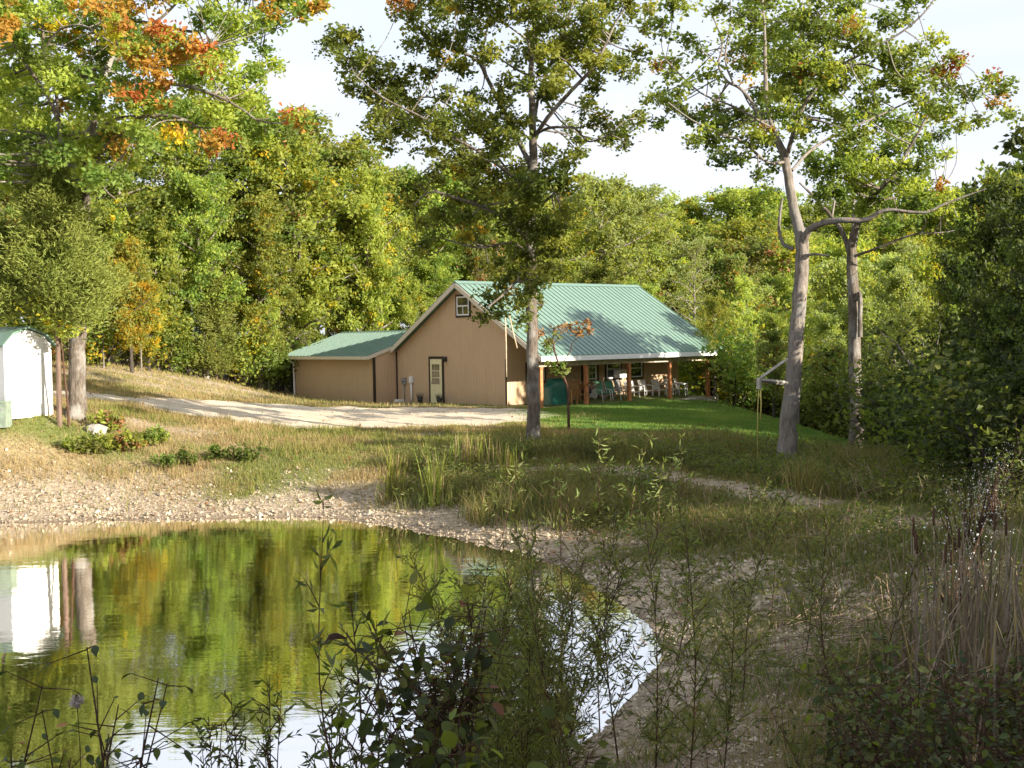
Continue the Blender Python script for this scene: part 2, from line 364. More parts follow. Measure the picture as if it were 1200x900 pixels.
def ground_mat():
    t = NT('soil_grass_and_gravel'); v = t.coord()
    at1 = t.n('ShaderNodeVertexColor'); at1.layer_name = 'cover'
    sp = t.n('ShaderNodeSeparateColor'); t.l(at1.outputs['Color'], sp.inputs[0])
    n1 = t.noise(v, 0.9, 6); n2 = t.noise(v, 7, 5, 0.7); n3 = t.noise(v, 38, 4, 0.8)
    vo = t.n('ShaderNodeTexVoronoi'); vo.inputs['Scale'].default_value = 11; t.l(v, vo.inputs['Vector'])
    dry = t.mix(n2, (0.22, 0.17, 0.09), (0.42, 0.33, 0.18))
    grn = t.mix(n2, (0.08, 0.12, 0.03), (0.19, 0.21, 0.055))
    grav = t.mix(n3, (0.21, 0.16, 0.105), (0.47, 0.38, 0.265))
    sc_ = t.n('ShaderNodeSeparateColor'); t.l(vo.outputs['Color'], sc_.inputs[0])
    grav = t.mix(t.ramp(sc_.outputs[0], [(0.3, (0, 0, 0)), (0.9, (1, 1, 1))]), grav, (0.48, 0.39, 0.29))
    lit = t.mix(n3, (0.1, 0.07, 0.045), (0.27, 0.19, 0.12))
    f1 = t.n('ShaderNodeMath', operation='ADD'); f1.use_clamp = True; t.l(sp.outputs[1], f1.inputs[0])
    mm = t.n('ShaderNodeMath', operation='MULTIPLY_ADD'); t.l(n2, mm.inputs[0]); mm.inputs[1].default_value = 0.9; mm.inputs[2].default_value = -0.45
    t.l(mm.outputs[0], f1.inputs[1])
    c = t.mix(f1.outputs[0], dry, grn)
    f2 = t.n('ShaderNodeMath', operation='ADD'); f2.use_clamp = True; t.l(sp.outputs[0], f2.inputs[0])
    m2 = t.n('ShaderNodeMath', operation='MULTIPLY_ADD'); t.l(n2, m2.inputs[0]); m2.inputs[1].default_value = 0.8; m2.inputs[2].default_value = -0.4
    t.l(m2.outputs[0], f2.inputs[1])
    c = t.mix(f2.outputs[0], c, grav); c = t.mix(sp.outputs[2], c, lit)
    # wet strip along the waterline
    gm = t.n('ShaderNodeSeparateXYZ'); t.l(v, gm.inputs[0])
    wr = t.n('ShaderNodeMapRange'); wr.inputs['From Min'].default_value = 0.0; wr.inputs['From Max'].default_value = 0.11; wr.inputs['To Min'].default_value = 0.65; wr.inputs['To Max'].default_value = 0
    t.l(gm.outputs[2], wr.inputs['Value'])
    am = t.n('ShaderNodeMath', operation='MULTIPLY'); t.l(wr.outputs[0], am.inputs[0]); t.l(at1.outputs['Alpha'], am.inputs[1])
    c = t.mix(am.outputs[0], c, (0.12, 0.085, 0.055))
    t.base(c, 0.95, 0.12)
    b = t.bump(n2, 0.8, 0.06); b = t.bump(n3, 0.7, 0.02, b); t.bump(vo.outputs['Distance'], 0.6, 0.04, b)
    return t.m
GMAT = ground_mat()
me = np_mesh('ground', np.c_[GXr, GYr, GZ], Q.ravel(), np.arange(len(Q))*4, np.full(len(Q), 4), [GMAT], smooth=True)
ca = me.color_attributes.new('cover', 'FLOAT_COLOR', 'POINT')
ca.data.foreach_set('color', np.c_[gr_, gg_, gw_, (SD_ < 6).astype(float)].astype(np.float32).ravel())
tag(link_mesh('ground', me), kind='structure')

# gravel drive: its own sheet a little above the soil
def road_mat():
    t = NT('gravel_drive'); v = t.coord(); n1 = t.noise(v, 1.2, 5); n3 = t.noise(v, 22, 6, 0.8)
    c = t.mix(n3, (0.42, 0.35, 0.25), (0.78, 0.68, 0.52)); w = t.noise(t.coord((0.25, 1.6, 1)), 1.3, 4)
    c = t.mix(t.ramp(w, [(0.45, (0, 0, 0)), (0.7, (1, 1, 1))]), c, (0.45, 0.35, 0.23))
    vo = t.n('ShaderNodeTexVoronoi'); vo.inputs['Scale'].default_value = 16; t.l(v, vo.inputs['Vector'])
    t.base(c, 0.95, 0.15); t.bump(vo.outputs['Distance'], 0.6, 0.03); return t.m
rx = np.arange(-36, 2.5, 0.22); ry = np.arange(34, 54, 0.22); RX, RY = np.meshgrid(rx, ry); RXr, RYr = RX.ravel(), RY.ravel()
RD = pl_dist(RXr, RYr, ROAD) + (fbm(RXr*0.8, RYr*0.8, 4)-0.5)*1.6
RZ = hgt(RXr, RYr)+0.035 - sstep(-0.25, 0.35, RD)*0.12
i2 = np.arange(len(rx)*len(ry)).reshape(len(ry), len(rx))
RQ = np.stack([i2[:-1, :-1], i2[:-1, 1:], i2[1:, 1:], i2[1:, :-1]], -1).reshape(-1, 4)
RQ = RQ[(RD[RQ].min(1) < 0.5)]
used, inv = np.unique(RQ.ravel(), return_inverse=True)
me = np_mesh('gravel_road', np.c_[RXr, RYr, RZ][used], inv, np.arange(len(RQ))*4, np.full(len(RQ), 4), [road_mat()], smooth=True)
tag(link_mesh('gravel_road', me), kind='structure')

# ------------------------------------------------------------------ pond water
def water_mat():
    t = NT('pond_water'); v = t.coord((1, 2.2, 1)); n1 = t.noise(v, 1.1, 3, 0.5); n2 = t.noise(v, 6.0, 3, 0.5)
    t.base((0.16, 0.16, 0.12), 0.02, 0.5); t.b.inputs['IOR'].default_value = 1.33
    b = t.bump(n1, 0.05, 0.05); bo = t.bump(n2, 0.05, 0.012, b)
    # murky body seen through a reflecting film
    gl = t.n('ShaderNodeBsdfGlossy'); gl.inputs['Roughness'].default_value = 0.015; gl.inputs['Color'].default_value = (0.93, 0.92, 0.9, 1)
    t.l(bo, gl.inputs['Normal'])
    fr = t.n('ShaderNodeFresnel'); fr.inputs['IOR'].default_value = 2.3; t.l(bo, fr.inputs['Normal'])
    ms = t.n('ShaderNodeMixShader'); t.l(fr.outputs[0], ms.inputs[0]); t.l(t.b.outputs[0], ms.inputs[1]); t.l(gl.outputs[0], ms.inputs[2])
    t.l(ms.outputs[0], t.out.inputs['Surface']); return t.m
wv = []
ctr = np.array([-9, 17.0])
P_ = PONDS + (PONDS-ctr)/np.linalg.norm(PONDS-ctr, axis=1)[:, None]*0.9
bm = MB(); bm.add([(p[0], p[1], 0.0) for p in P_], [tuple(range(len(P_)))], 0)
tag(bm.build('pond_water', water_mat()), kind='structure')
# ------------------------------------------------------------------ house materials
def siding(name, c):
    t = NT(name); tc = t.n('ShaderNodeTexCoord'); uvw = tc.outputs['Object']
    n = t.noise(uvw, 1.4, 5); n2 = t.noise(t.coord((6, 6, 0.6)), 9, 4)
    cc = t.mix(n, tuple(x*0.88 for x in c), tuple(x*1.08 for x in c)); cc = t.mix(0.25, cc, t.mix(n2, tuple(x*0.8 for x in c), tuple(x*1.1 for x in c)))
    g3 = t.n('ShaderNodeSeparateXYZ'); t.l(uvw, g3.inputs[0]); dr = t.n('ShaderNodeMapRange'); dr.inputs['From Min'].default_value = 1.0; dr.inputs['From Max'].default_value = 1.7; dr.inputs['To Min'].default_value = .75; dr.inputs['To Max'].default_value = 0; t.l(g3.outputs[2], dr.inputs['Value'])
    dm = t.n('ShaderNodeMath', operation='MULTIPLY'); t.l(dr.outputs[0], dm.inputs[0]); t.l(t.noise(uvw, 3, 6, .7), dm.inputs[1]); cc = t.mix(dm.outputs[0], cc, (.3, .22, .15))
    st = t.noise(t.coord((3, 3, .15)), 2.2, 5, .7); cc = t.mix(t.ramp(st, [(.5, (0, 0, 0)), (.8, (.35, .35, .35))]), cc, tuple(x*.62 for x in c)); t.base(cc, 0.75, 0.2); t.bump(n2, 0.2, 0.004); return t.m
TAN = siding('tan_siding', (0.56, 0.39, 0.24)); TANG = plain('siding_groove', (0.45, 0.31, 0.19), 0.8)
TRIM = plain('dark_brown_trim', (0.035, 0.022, 0.016), 0.6); WHITE = plain('white_paint', (0.8, 0.79, 0.76), 0.5, var=0.05)
CREAM = plain('cream_door_paint', (0.74, 0.66, 0.4), 0.45, var=0.06); FASC = plain('pale_fascia', (0.62, 0.55, 0.43), 0.5, var=0.08)
CEDARW = plain('orange_stained_wood', (0.42, 0.17, 0.06), 0.6, var=0.3); CONC = plain('concrete', (0.42, 0.38, 0.32), 0.9, 0.2)
SOFF = plain('soffit_boards', (0.5, 0.42, 0.32), 0.8); GREY = plain('grey_metal_box', (0.3, 0.3, 0.3), 0.5, 0.5, 0.3)
GREENP = plain('green_cover_vinyl', (0.015, 0.13, 0.095), 0.35, 0.5, var=0.2); GREENC = plain('green_sling_fabric', (0.07, 0.22, 0.12), 0.7)
WPLAS = plain('white_plastic', (0.78, 0.75, 0.7), 0.45, var=0.05); TERRA = plain('terracotta', (0.42, 0.16, 0.07), 0.8)
WOODC = plain('warm_wood_furniture', (0.5, 0.25, 0.09), 0.6, var=0.25); BLACKM = plain('black_metal', (0.02, 0.02, 0.02), 0.5)
def roof_mat():
    t = NT('green_metal_roof'); v = t.coord((1, 1, 1)); f = t.noise(v, 0.6, 4); n = t.noise(v, 12, 3)
    c = t.mix(f, (0.135, 0.22, 0.172), (0.17, 0.262, 0.208)); c = t.mix(t.ramp(n, [(0.45, (0, 0, 0)), (0.8, (0.3, 0.3, 0.3))]), c, (0.25, 0.34, 0.28))
    s3 = t.noise(t.coord((1.5, 1.5, .3)), 1.7, 6, .75); c = t.mix(t.ramp(s3, [(.48, (0, 0, 0)), (.75, (.5, .5, .5))]), c, (.1, .16, .12)); t.base(c, 0.42, 0.5); t.bump(f, 0.1, 0.02); return t.m
ROOF = roof_mat(); ROOFR = plain('green_roof_rib', (0.13, 0.213, 0.167), 0.4, 0.5, var=0.1)
def glass():
    t = NT('window_glass'); t.base((0.02, 0.025, 0.03), 0.05, 1.0); t.b.inputs['Coat Weight'].default_value = 0.6
    return t.m
GLASS = glass()

H0 = np.array([-.22, 51.2, 0.0]); E_ = np.array([.75, .6614, 0]); G_ = np.array([-.6614, .75, 0]); Z_ = np.array([0, 0, 1.0])
FL = 1.0
def hp(t, s, z): return H0 + t*E_ + s*G_ + z*Z_
AXH = [E_, G_, Z_]
house = empty('house', hp(5.6, 4, FL), 'large tan house with a green metal gable roof and a covered front porch', 'house')
def hbuild(mb, name, mats, parent=None):
    o = mb.build(name, mats, parent or house); return o
def rel(o, root):      # geometry is written in world coordinates: keep it there under its parent
    o.matrix_parent_inverse = Matrix.Translation(-root.location); return o
def part(mb, name, mats, parent, root):
    o = mb.build(name, mats, parent)
    if parent is root: o.matrix_parent_inverse = Matrix.Translation(-root.location)
    return o
SL = 3.3/5.59; SC = 3.01; RZ0 = 6.5                  # roof pitch, ridge position across, ridge height
def rz_(s): return RZ0 - abs(s-SC)*SL
LEN = 11.2
w = MB()
zt = lambda s: rz_(s)-0.16
gable = [(0, 0.55), (8, 0.55), (8, zt(8)), (SC, zt(SC)), (0, zt(0))]
w.prism([hp(0, s, z) for s, z in gable], 0.14*E_); w.prism([hp(LEN, s, z) for s, z in gable], -0.14*E_)
w.prism([hp(0.14, 0, 0.55), hp(LEN-.14, 0, 0.55), hp(LEN-.14, 0, zt(0)), hp(.14, 0, zt(0))], 0.14*G_)
w.prism([hp(0.14, 8, 0.55), hp(LEN-.14, 8, 0.55), hp(LEN-.14, 8, zt(8)), hp(.14, 8, zt(8))], -0.14*G_)
for k in range(1, 39):                               # grooves of the vertical siding
    s = k*0.2032
    if s < 7.9: w.box(hp(-0.0015, s, (0.6+zt(s))/2), (0.003, 0.012, zt(s)-0.62), AXH, 1)
for k in range(1, 55):
    t = k*0.2032
    if t < LEN-.1: w.box(hp(t, -0.0015, (0.6+zt(0))/2), (0.012, 0.003, zt(0)-0.62), AXH, 1)
rel(hbuild(w, 'wall', [TAN, TANG]), house)
for s in (0.03, 7.97):
    b = MB(); b.box(hp(-0.012, s, (0.95+zt(s))/2-0.02 if s > 1 else 2.0), (0.02, 0.1, (zt(s)-0.95) if s > 1 else 2.1), AXH); rel(hbuild(b, 'corner_trim', TRIM), house)
b = MB(); b.box(hp(LEN/2, -0.02, 1.02), (LEN-0.1, 0.03, 0.12), AXH)
rel(hbuild(b, 'base_trim', TRIM), house)

def roof_slab(s0, z0, s1, z1, t0, t1, th=0.1, fr=hp, pitch=0.305, mb=None):
    mb = mb or MB()
    mb.prism([fr(t0, s0, z0), fr(t0, s1, z1), fr(t0, s1, z1-th), fr(t0, s0, z0-th)], fr(t1, 0, 0)-fr(t0, 0, 0), 0)
    n = int((t1-t0)/pitch)
    up = fr(0, 0, 1)-fr(0, 0, 0)
    d = fr(t0, s1, z1)-fr(t0, s0, z0); L = np.linalg.norm(d); d /= L; nrm = np.cross(fr(1, 0, 0)-fr(0, 0, 0), d); nrm *= np.sign(nrm[2])
    for k in range(n+1):
        t = t0+0.03+k*(t1-t0-0.06)/n; c = (fr(t, s0, z0)+fr(t, s1, z1))/2+nrm*0.016
        mb.box(c, (0.034, L-0.02, 0.024), [fr(1, 0, 0)-fr(0, 0, 0), d, nrm], 1)
    return mb
r = MB(); T0, T1 = -0.35, LEN+0.45
roof_slab(SC-0.01, RZ0, -2.58, rz_(-2.58), T0, T1, mb=r); roof_slab(SC+0.01, RZ0, 8.6, rz_(8.6), T0, T1, mb=r)
r.prism([hp(T0-.01, SC-.2, RZ0-.08), hp(T0-.01, SC, RZ0+.05), hp(T0-.01, SC+.2, RZ0-.08)], hp(T1+.02, 0, 0)-hp(T0, 0, 0), 2)
rf = rel(hbuild(r, 'roof', [ROOF, ROOFR, ROOFR]), house)
f = MB()
ze = rz_(-2.58)
f.box(hp((T0+T1)/2, -2.6, ze-0.13), (T1-T0+0.04, 0.03, 0.2), AXH)                  # white porch fascia
f.box(hp((T0+T1)/2, 8.63, rz_(8.6)-0.12), (T1-T0+0.04, 0.03, 0.2), AXH)
rel(hbuild(f, 'eave_fascia', WHITE), house)
for tt in (T0-0.015, T1+0.015):
    for s1 in (-2.58, 8.6):
        f = MB()
        d = hp(0, s1, rz_(s1))-hp(0, SC, RZ0); L = np.linalg.norm(d); d /= L; nn = np.cross(E_, d)
        f.box(hp(tt, (SC+s1)/2, (RZ0+rz_(s1))/2-0.14), (0.03, L, 0.2), [E_, d, nn])
        rel(hbuild(f, 'rake_board', FASC), house)
so = MB()
so.prism([hp(T0+.02, 0, rz_(0)-.115), hp(T0+.02, -2.56, ze-.115), hp(T0+.02, -2.56, ze-.14), hp(T0+.02, 0, rz_(0)-.14)], (T1-T0-.04)*E_)
so.box(hp((T0+T1)/2, -2.0, 2.86), (T1-T0-.5, 0.12, 0.24), AXH)                         # porch beam
rel(hbuild(so, 'porch_soffit', SOFF), house)
# porch slab
p = MB(); p.box(hp(LEN/2-.05, -1.15, 0.78), (LEN+.5, 2.28, 0.42), AXH); rel(hbuild(p, 'porch_slab', CONC), house)
for i, t in enumerate((0.12, 2.8, 5.5, 8.25, 11.0)):
    p = MB(); p.box(hp(t, -2.0, 1.87), (0.15, 0.15, 1.76), AXH)
    p.box(hp(t, -2.0, 1.0), (0.19, 0.19, 0.05), AXH); p.box(hp(t, -2.0, 2.71), (0.18, 0.18, 0.08), AXH)
    rel(hbuild(p, 'porch_post', CEDARW), house)

def px_on_porch(u, s):                          # position along the porch seen at column u
    lo, hi = 0, LEN+1
    for _ in range(40):
        mid = (lo+hi)/2
        if project(hp(mid, s, 1.0))[0][0] < u: lo = mid
        else: hi = mid
    return lo
def window(name, t, s, z0, z1, wd, face, parent=house, sashes=True, frame=WHITE, blinds=False):
    """face 'g' = gable wall (normal -E), 'f' = front wall (normal -G)"""
    if face == 'g': P = lambda a, z, o: hp(-o, s+a, z); ax = [G_, -E_, Z_]
    else: P = lambda a, z, o: hp(t+a, -o, z); ax = [E_, -G_, Z_]
    zc, h = (z0+z1)/2, z1-z0
    m = MB()
    for a, zz, dx, dz in ((0, z1+.04, wd+.18, .09), (0, z0-.04, wd+.18, .09)): m.box(P(a, zz, .02), (dx, .05, dz), ax)
    for a in (-wd/2-.045, wd/2+.045): m.box(P(a, zc, .02), (.09, .05, h-.01), ax)
    win = rel(m.build('window', TRIM, parent), parent)
    m = MB()
    for zz in (z0+.03, z1-.03, zc): m.box(P(0, zz, .035), (wd-.004, .04, .055), ax)
    for a in (-wd/2+.03, wd/2-.03): m.box(P(a, zc, .0345), (.055, .04, h-.004), ax)
    if sashes:
        m.box(P(0, (z0+zc)/2, .032), (.03, .03, h/2-.06), ax)
    m.build('frame', frame, win)
    m = MB(); m.box(P(0, zc, .012), (wd-.01, .02, h-.01), ax); m.build('pane', GLASS, win)
    return win
window('w', 0, 2.85, 5.0, 5.85, 0.86, 'g')
PX = px_on_porch
window('w', PX(628, 0), 0, 2.05, 2.8, 1.0, 'f', sashes=False); w2 = window('w', PX(719, 0), 0, 2.0, 2.88, 0.95, 'f', sashes=False)
window('w', PX(744, 0), 0, 2.0, 2.88, 1.0, 'f', sashes=False)
# air conditioner in the lower sash
m = MB(); m.box(hp(PX(723.5, 0), -.22, 2.22), (.5, .4, .36), AXH); 
for k in range(6): m.box(hp(PX(723.5, 0), -.425, 2.09+k*.05), (.42, .012, .012), AXH, 1)
rel(m.build('air_conditioner', [WHITE, GREY], house), house)

def door(P, ax, mat, lights_rows=3, wd=.86, h=2.02, storm=False):
    m = MB()
    for a in (-wd/2-.06, wd/2+.06): m.box(P(a, FL+h/2, .02), (.11, .06, h+.1), ax)
    m.box(P(0, FL+h+.1, .021), (wd+.23, .06, .1), ax)
    fr = rel(m.build('door_frame', TRIM, house), house)
    m = MB(); m.box(P(0, FL+h/2+.02, .02), (wd, .05, h), ax)
    for zz in (.22, .62): m.box(P(-.2, FL+zz+.1, .048), (.26, .012, .3), ax); m.box(P(.2, FL+zz+.1, .048), (.26, .012, .3), ax)
    d = rel(m.build('door', mat, house), house)
    n = 3; ph = (0.95 if not storm else 1.05)/lights_rows
    m = MB(); m2 = MB()
    m2.box(P(0, FL+1.83-ph*lights_rows/2, .055), (.64, .02, ph*lights_rows+.06), ax)
    for i in range(n):
        for j in range(lights_rows): m.box(P((i-1)*.19, FL+1.83-ph*(j+.5), .068), (.16, .012, ph-.04), ax)
    m2.build('glazing_frame', mat, d); m.build('pane', GLASS, d)
    m = MB(); m.tube([P(wd/2-.08, FL+.95, .045), P(wd/2-.08, FL+.95, .1)], .02, 8); m.tube([P(wd/2-.08, FL+.95, .1), P(wd/2-.08, FL+.95, .13)], .035, 8); m.build('handle', GREY, d)
    return d
door(lambda a, z, o: hp(-o, 4.88+a, z), [G_, -E_, Z_], CREAM)
door(lambda a, z, o: hp(PX(691.5, 0)+a, -o, z), [E_, -G_, Z_], WHITE, 4, storm=True)
# wall lamp by the gable door
m = MB(); c = hp(-.02, 4.15, 3.05); m.box(c, (.03, .12, .22), AXH)
m.tube([hp(-.05, 4.15, 3.12), hp(-.14, 4.15, 3.16), hp(-.16, 4.15, 3.1)], .015, 6); m.tube([hp(-.16, 4.15, 3.12), hp(-.16, 4.15, 3.08), hp(-.16, 4.15, 2.92)], [.02, .08, .06], 8)
rel(m.build('wall_lamp', BLACKM, house), house)
# electric meter and conduit
m = MB(); m.box(hp(-.06, 7.35, 2.0), (.1, .26, .3), AXH); m.tube([hp(-.06, 7.35, 1.85), hp(-.06, 7.35, 1.0)], .025, 8)
m.tube([hp(-.11, 7.35, 2.03), hp(-.17, 7.35, 2.03)], .08, 12)
rel(m.build('electric_meter', GREY, house), house)
m = MB(); m.box(hp(-.08, 6.75, 2.08), (.14, .18, .3), AXH); m.tube([hp(-.08, 6.75, 1.95), hp(-.08, 6.75, .98)], .045, 8)
rel(m.build('white_conduit', WHITE, house), house)
# step stone and pair of planters by the gable door
for s_ in (4.28, 5.72):
    m = MB(); c = hp(-.35, s_, 1.0); m.tube([c, c+[0, 0, .3]], [.1, .15], 10)
    root = empty('flower_pot', c, 'small dark pot %s of the cream gable door' % ('on the right side' if s_ < 5 else 'on the left side'), 'flower pot', 'pots by the cream door')
    rel(m.build('pot', BLACKM, root), root)
    m = MB()
    for k in range(40):
        a = rng.uniform(-.12, .12, 2); q = c+[a[0], a[1], .3]; m.tube([q, q+[a[0]*.8, a[1]*.8, rng.uniform(.08, .25)]], [.006, .002], 3)
    rel(m.build('stems', L_SHADE, root), root)

# ------------------------------------------------------------------ annex with its own low roof
AD = H0 + -1.3*E_ + 8.02*G_
def ap(t, s, z): return AD + t*E_ + s*G_ + z*Z_
annex = empty('garage_annex', ap(3.4, 3.5, FL), 'low tan garage annex left of the house with a shallow green metal roof', 'garage')
AX_L, AX_W, AZ = 6.6, 7.2, 3.22
m = MB(); asl = 1.2/3.8; pk = AZ+1.2
gp = [(0, .55), (AX_L, .55), (AX_L, AZ-.02), (AX_L/2, AZ+AX_L/2*asl-.08), (0, AZ-.02)]
m.prism([ap(t, 0, z) for t, z in gp], .12*G_); m.prism([ap(t, AX_W, z) for t, z in gp], -.12*G_)
m.prism([ap(0, .12, .55), ap(0, AX_W-.12, .55), ap(0, AX_W-.12, AZ-.02), ap(0, .12, AZ-.02)], .12*E_)
m.prism([ap(AX_L, .12, .55), ap(AX_L, AX_W-.12, .55), ap(AX_L, AX_W-.12, AZ-.02), ap(AX_L, .12, AZ-.02)], -.12*E_)
for k in range(1, 35): m.box(ap(-.0015, k*.2032, 1.9), (.003, .012, 2.6), AXH, 1)
for k in range(1, 32): m.box(ap(k*.2032, -.0015, 1.9), (.012, .003, 2.6), AXH, 1)
rel(m.build('wall', [TAN, TANG], annex), annex)
for s_ in (.04, AX_W-.04):
    m = MB(); m.box(ap(-.012, s_, 2.05), (.02, .1, 2.2), AXH)
    if s_ < 1: m.box(ap(.03, -.012, 2.05), (.1, .02, 2.2), AXH)
    rel(m.build('corner_trim', TRIM, annex), annex)
m = MB()
fr = lambda a, b, z: AD + b*E_ + a*G_ + z*Z_
roof_slab(-.42, AZ, AX_L/2, AZ+(AX_L/2+.42)*asl, -.05, AX_W+.45, mb=m, fr=fr)
roof_slab(AX_L+.42, AZ, AX_L/2, AZ+(AX_L/2+.42)*asl, -.05, AX_W+.45, mb=m, fr=fr)
zz = AZ+(AX_L/2+.42)*asl
m.prism([fr(-.06, AX_L/2-.18, zz-.05), fr(-.06, AX_L/2, zz+.05), fr(-.06, AX_L/2+.18, zz-.05)], (AX_W+.53)*G_, 2)
rel(m.build('roof', [ROOF, ROOFR, ROOFR], annex), annex)
m = MB(); m.box(fr(AX_W/2+.2, -.45, AZ-.09), (.05, AX_W+.5, .15), AXH)
for ss in (-.065, AX_W+.465):
    for (b0, b1) in ((-.42, AX_L/2), (AX_L+.42, AX_L/2)):
        d = fr(0, b1, zz)-fr(0, b0, AZ); L = np.linalg.norm(d); d /= L
        m.box((fr(ss, b0, AZ)+fr(ss, b1, zz))/2-[0, 0, .1], (L, .03, .16), [d, G_, np.cross(d, G_)])
rel(m.build('gutter', FASC, annex), annex)
m = MB(); m.tube([fr(AX_W-.15, -.42, AZ-.15), fr(AX_W-.15, -.1, AZ-.4), fr(AX_W-.15, -.08, 1.15), fr(AX_W-.15, -.35, 1.05)], .055, 8)
rel(m.build('downspout', WHITE, annex), annex)
m = MB(); m.box(ap(-.06+1.2, -.5, 1.06), (.5, .35, .14), AXH)
tag(m.build('concrete_block', WHITE), 'pale flat block on the ground between the annex and the house', 'block')

# ------------------------------------------------------------------ porch furniture
def rot(a): c, s_ = math.cos(a), math.sin(a); return np.array([[c, s_, 0], [-s_, c, 0], [0, 0, 1.0]])
def chair(name, c, ang, label, group, seat_mat, frame_mat, kind):
    root = empty(name, c, label, 'chair', group, ang)
    def t_(pts, r, mat, nm, n=8): m = MB(); m.tube(pts, r, n); return m.build(nm, mat, root)
    W, D, SH, BH = .5, .46, .42, .9
    if kind == 'sling':      # tubular frame, fabric seat and back
        for sx in (-1, 1):
            x = sx*W/2
            t_([(x, -.3, 0), (x, -.26, .3), (x, -.22, .58), (x, .1, .6), (x, .22, .58)], .016, frame_mat, 'arm_frame')
            t_([(x, .34, 0), (x, .02, SH), (x, .12, SH), (x, .3, BH+.05)], .016, frame_mat, 'back_leg')
        m = MB(); m.prism([(-W/2, -.25, SH+.03), (-W/2, .12, SH-.03), (-W/2, .12, SH-.05), (-W/2, -.25, SH+.01)], (W, 0, 0)); m.build('seat', seat_mat, root)
        m = MB(); m.prism([(-W/2, .12, SH), (-W/2, .32, BH+.06), (-W/2, .335, BH+.05), (-W/2, .14, SH)], (W, 0, 0)); m.build('backrest', seat_mat, root)
    else:                    # moulded white plastic armchair
        for sx in (-1, 1):
            t_([(sx*.27, -.24, 0), (sx*.24, -.2, SH), (sx*.27, -.2, .62)], [.025, .028, .022], seat_mat, 'leg')
            t_([(sx*.25, .3, 0), (sx*.22, .2, SH)], [.022, .028], seat_mat, 'leg')
            m = MB(); m.tube([(sx*.27, -.24, .63), (sx*.28, 0, .65), (sx*.24, .24, .66)], .03, 8); m.build('armrest', seat_mat, root)
        m = MB(); m.prism([(-.24, -.24, SH), (-.24, .2, SH-.03), (-.24, .2, SH-.06), (-.24, -.24, SH-.03)], (.48, 0, 0)); m.build('seat', seat_mat, root)
        m = MB()
        for k in range(7):
            x = -.2+k*.0667; hh = BH-.02*abs(k-3)
            m.prism([(x-.025, .19, SH), (x+.025, .19, SH), (x+.027, .32, hh), (x-.027, .32, hh)], (0, .02, 0))
        m.box((0, .335, BH-.05), (.46, .025, .08)); m.box((0, .215, SH+.04), (.46, .025, .06)); m.build('backrest', seat_mat, root)
    return root
FLZ = 0.992
base_ang = math.atan2(E_[1], E_[0])            # chairs face -G (off the porch)
for u, s_, lab in ((706, -1.2, 'green sling chair nearest the white porch door'), (718, -1.2, 'green sling chair to the right of its twin, left of the middle post')):
    chair('patio_chair', hp(px_on_porch(u, s_), s_, FLZ), base_ang+rng.uniform(-.1, .1), lab, 'green sling chairs on the porch', GREENC, WPLAS, 'sling')
chair('patio_chair', hp(px_on_porch(729, -.8), -.8, FLZ), base_ang+.2, 'grey sling chair behind the middle post of the porch', None, GREY, GREY, 'sling')
for u, s_, da, lab in ((741, -1.1, -.3, 'white plastic chair just right of the middle porch post'), (757, -.9, -.15, 'white plastic chair between the middle post and the next, against the blank wall'),
                       (773, -.9, -.1, 'white plastic chair just left of the dark post near the wall end'), (788, -.9, .1, 'white plastic chair just right of the dark post near the wall end'), (799, -1.0, .5, 'white plastic chair at the far end of the porch, turned inward')):
    chair('plastic_chair', hp(px_on_porch(u, s_), s_, FLZ), base_ang+da, lab, 'white plastic chairs along the porch', WPLAS, WPLAS, 'moulded')
for u, s_, da, lab in ((668, -1.2, .3, 'warm wooden armchair beside the green covered grill'), (678, -.9, -.2, 'warm wooden armchair nearest the porch door')):
    root = empty('wooden_chair', hp(px_on_porch(u, s_), s_, FLZ), lab, 'chair', 'wooden chairs on the porch', base_ang+da)
    for sx in (-1, 1):
        m = MB(); m.box((sx*.25, -.22, .33), (.05, .05, .66)); m.build('leg', WOODC, root)
        m = MB(); m.box((sx*.25, .24, .5), (.05, .05, 1.0)); m.build('leg', WOODC, root)
        m = MB(); m.box((sx*.25, 0, .675), (.07, .56, .03)); m.build('armrest', WOODC, root)
    m = MB(); [m.box((0, -.2+k*.09, .42), (.46, .07, .025)) for k in range(5)]; m.build('seat', WOODC, root)
    m = MB(); [m.box((-.18+k*.09, .24, .74), (.05, .02, .5)) for k in range(5)]; m.box((0, .24, .985), (.44, .03, .07)); m.box((0, .24, .48), (.44, .03, .05)); m.build('backrest', WOODC, root)
# covered grill
gt = px_on_porch(651, -1.0); root = empty('covered_grill', hp(gt, -1.0, FLZ), 'bulky barbecue grill under a green cover at the left end of the porch', 'grill', None, base_ang)
m = MB(); k = 28
prof = [(0, .03, .52, .3), (.35, .03, .5, .29), (.75, .02, .5, .28), (.84, 0, .49, .27), (.9, 0, .36, .26), (1.06, 0, .33, .24), (1.14, 0, .28, .12), (1.15, 0, .1, .04)]
V = []; Fc = []
for (z, j, a, bb) in prof:
    for q in range(k):
        th = 2*math.pi*q/k; cx = abs(math.cos(th))**.25*np.sign(math.cos(th))*a; cy = abs(math.sin(th))**.25*np.sign(math.sin(th))*bb
        fold = 1+(0.05*math.sin(q*3.3+z*2) if z < .8 else .02*math.sin(q*2)); V.append((cx*fold, cy*fold, z+.04))
for i in range(len(prof)-1):
    for q in range(k): Fc.append((i*k+q, i*k+(q+1) % k, (i+1)*k+(q+1) % k, (i+1)*k+q))
Fc.append(tuple((len(prof)-1)*k+q for q in range(k))); m.add(V, Fc, 0, True); m.build('cover', GREENP, root)
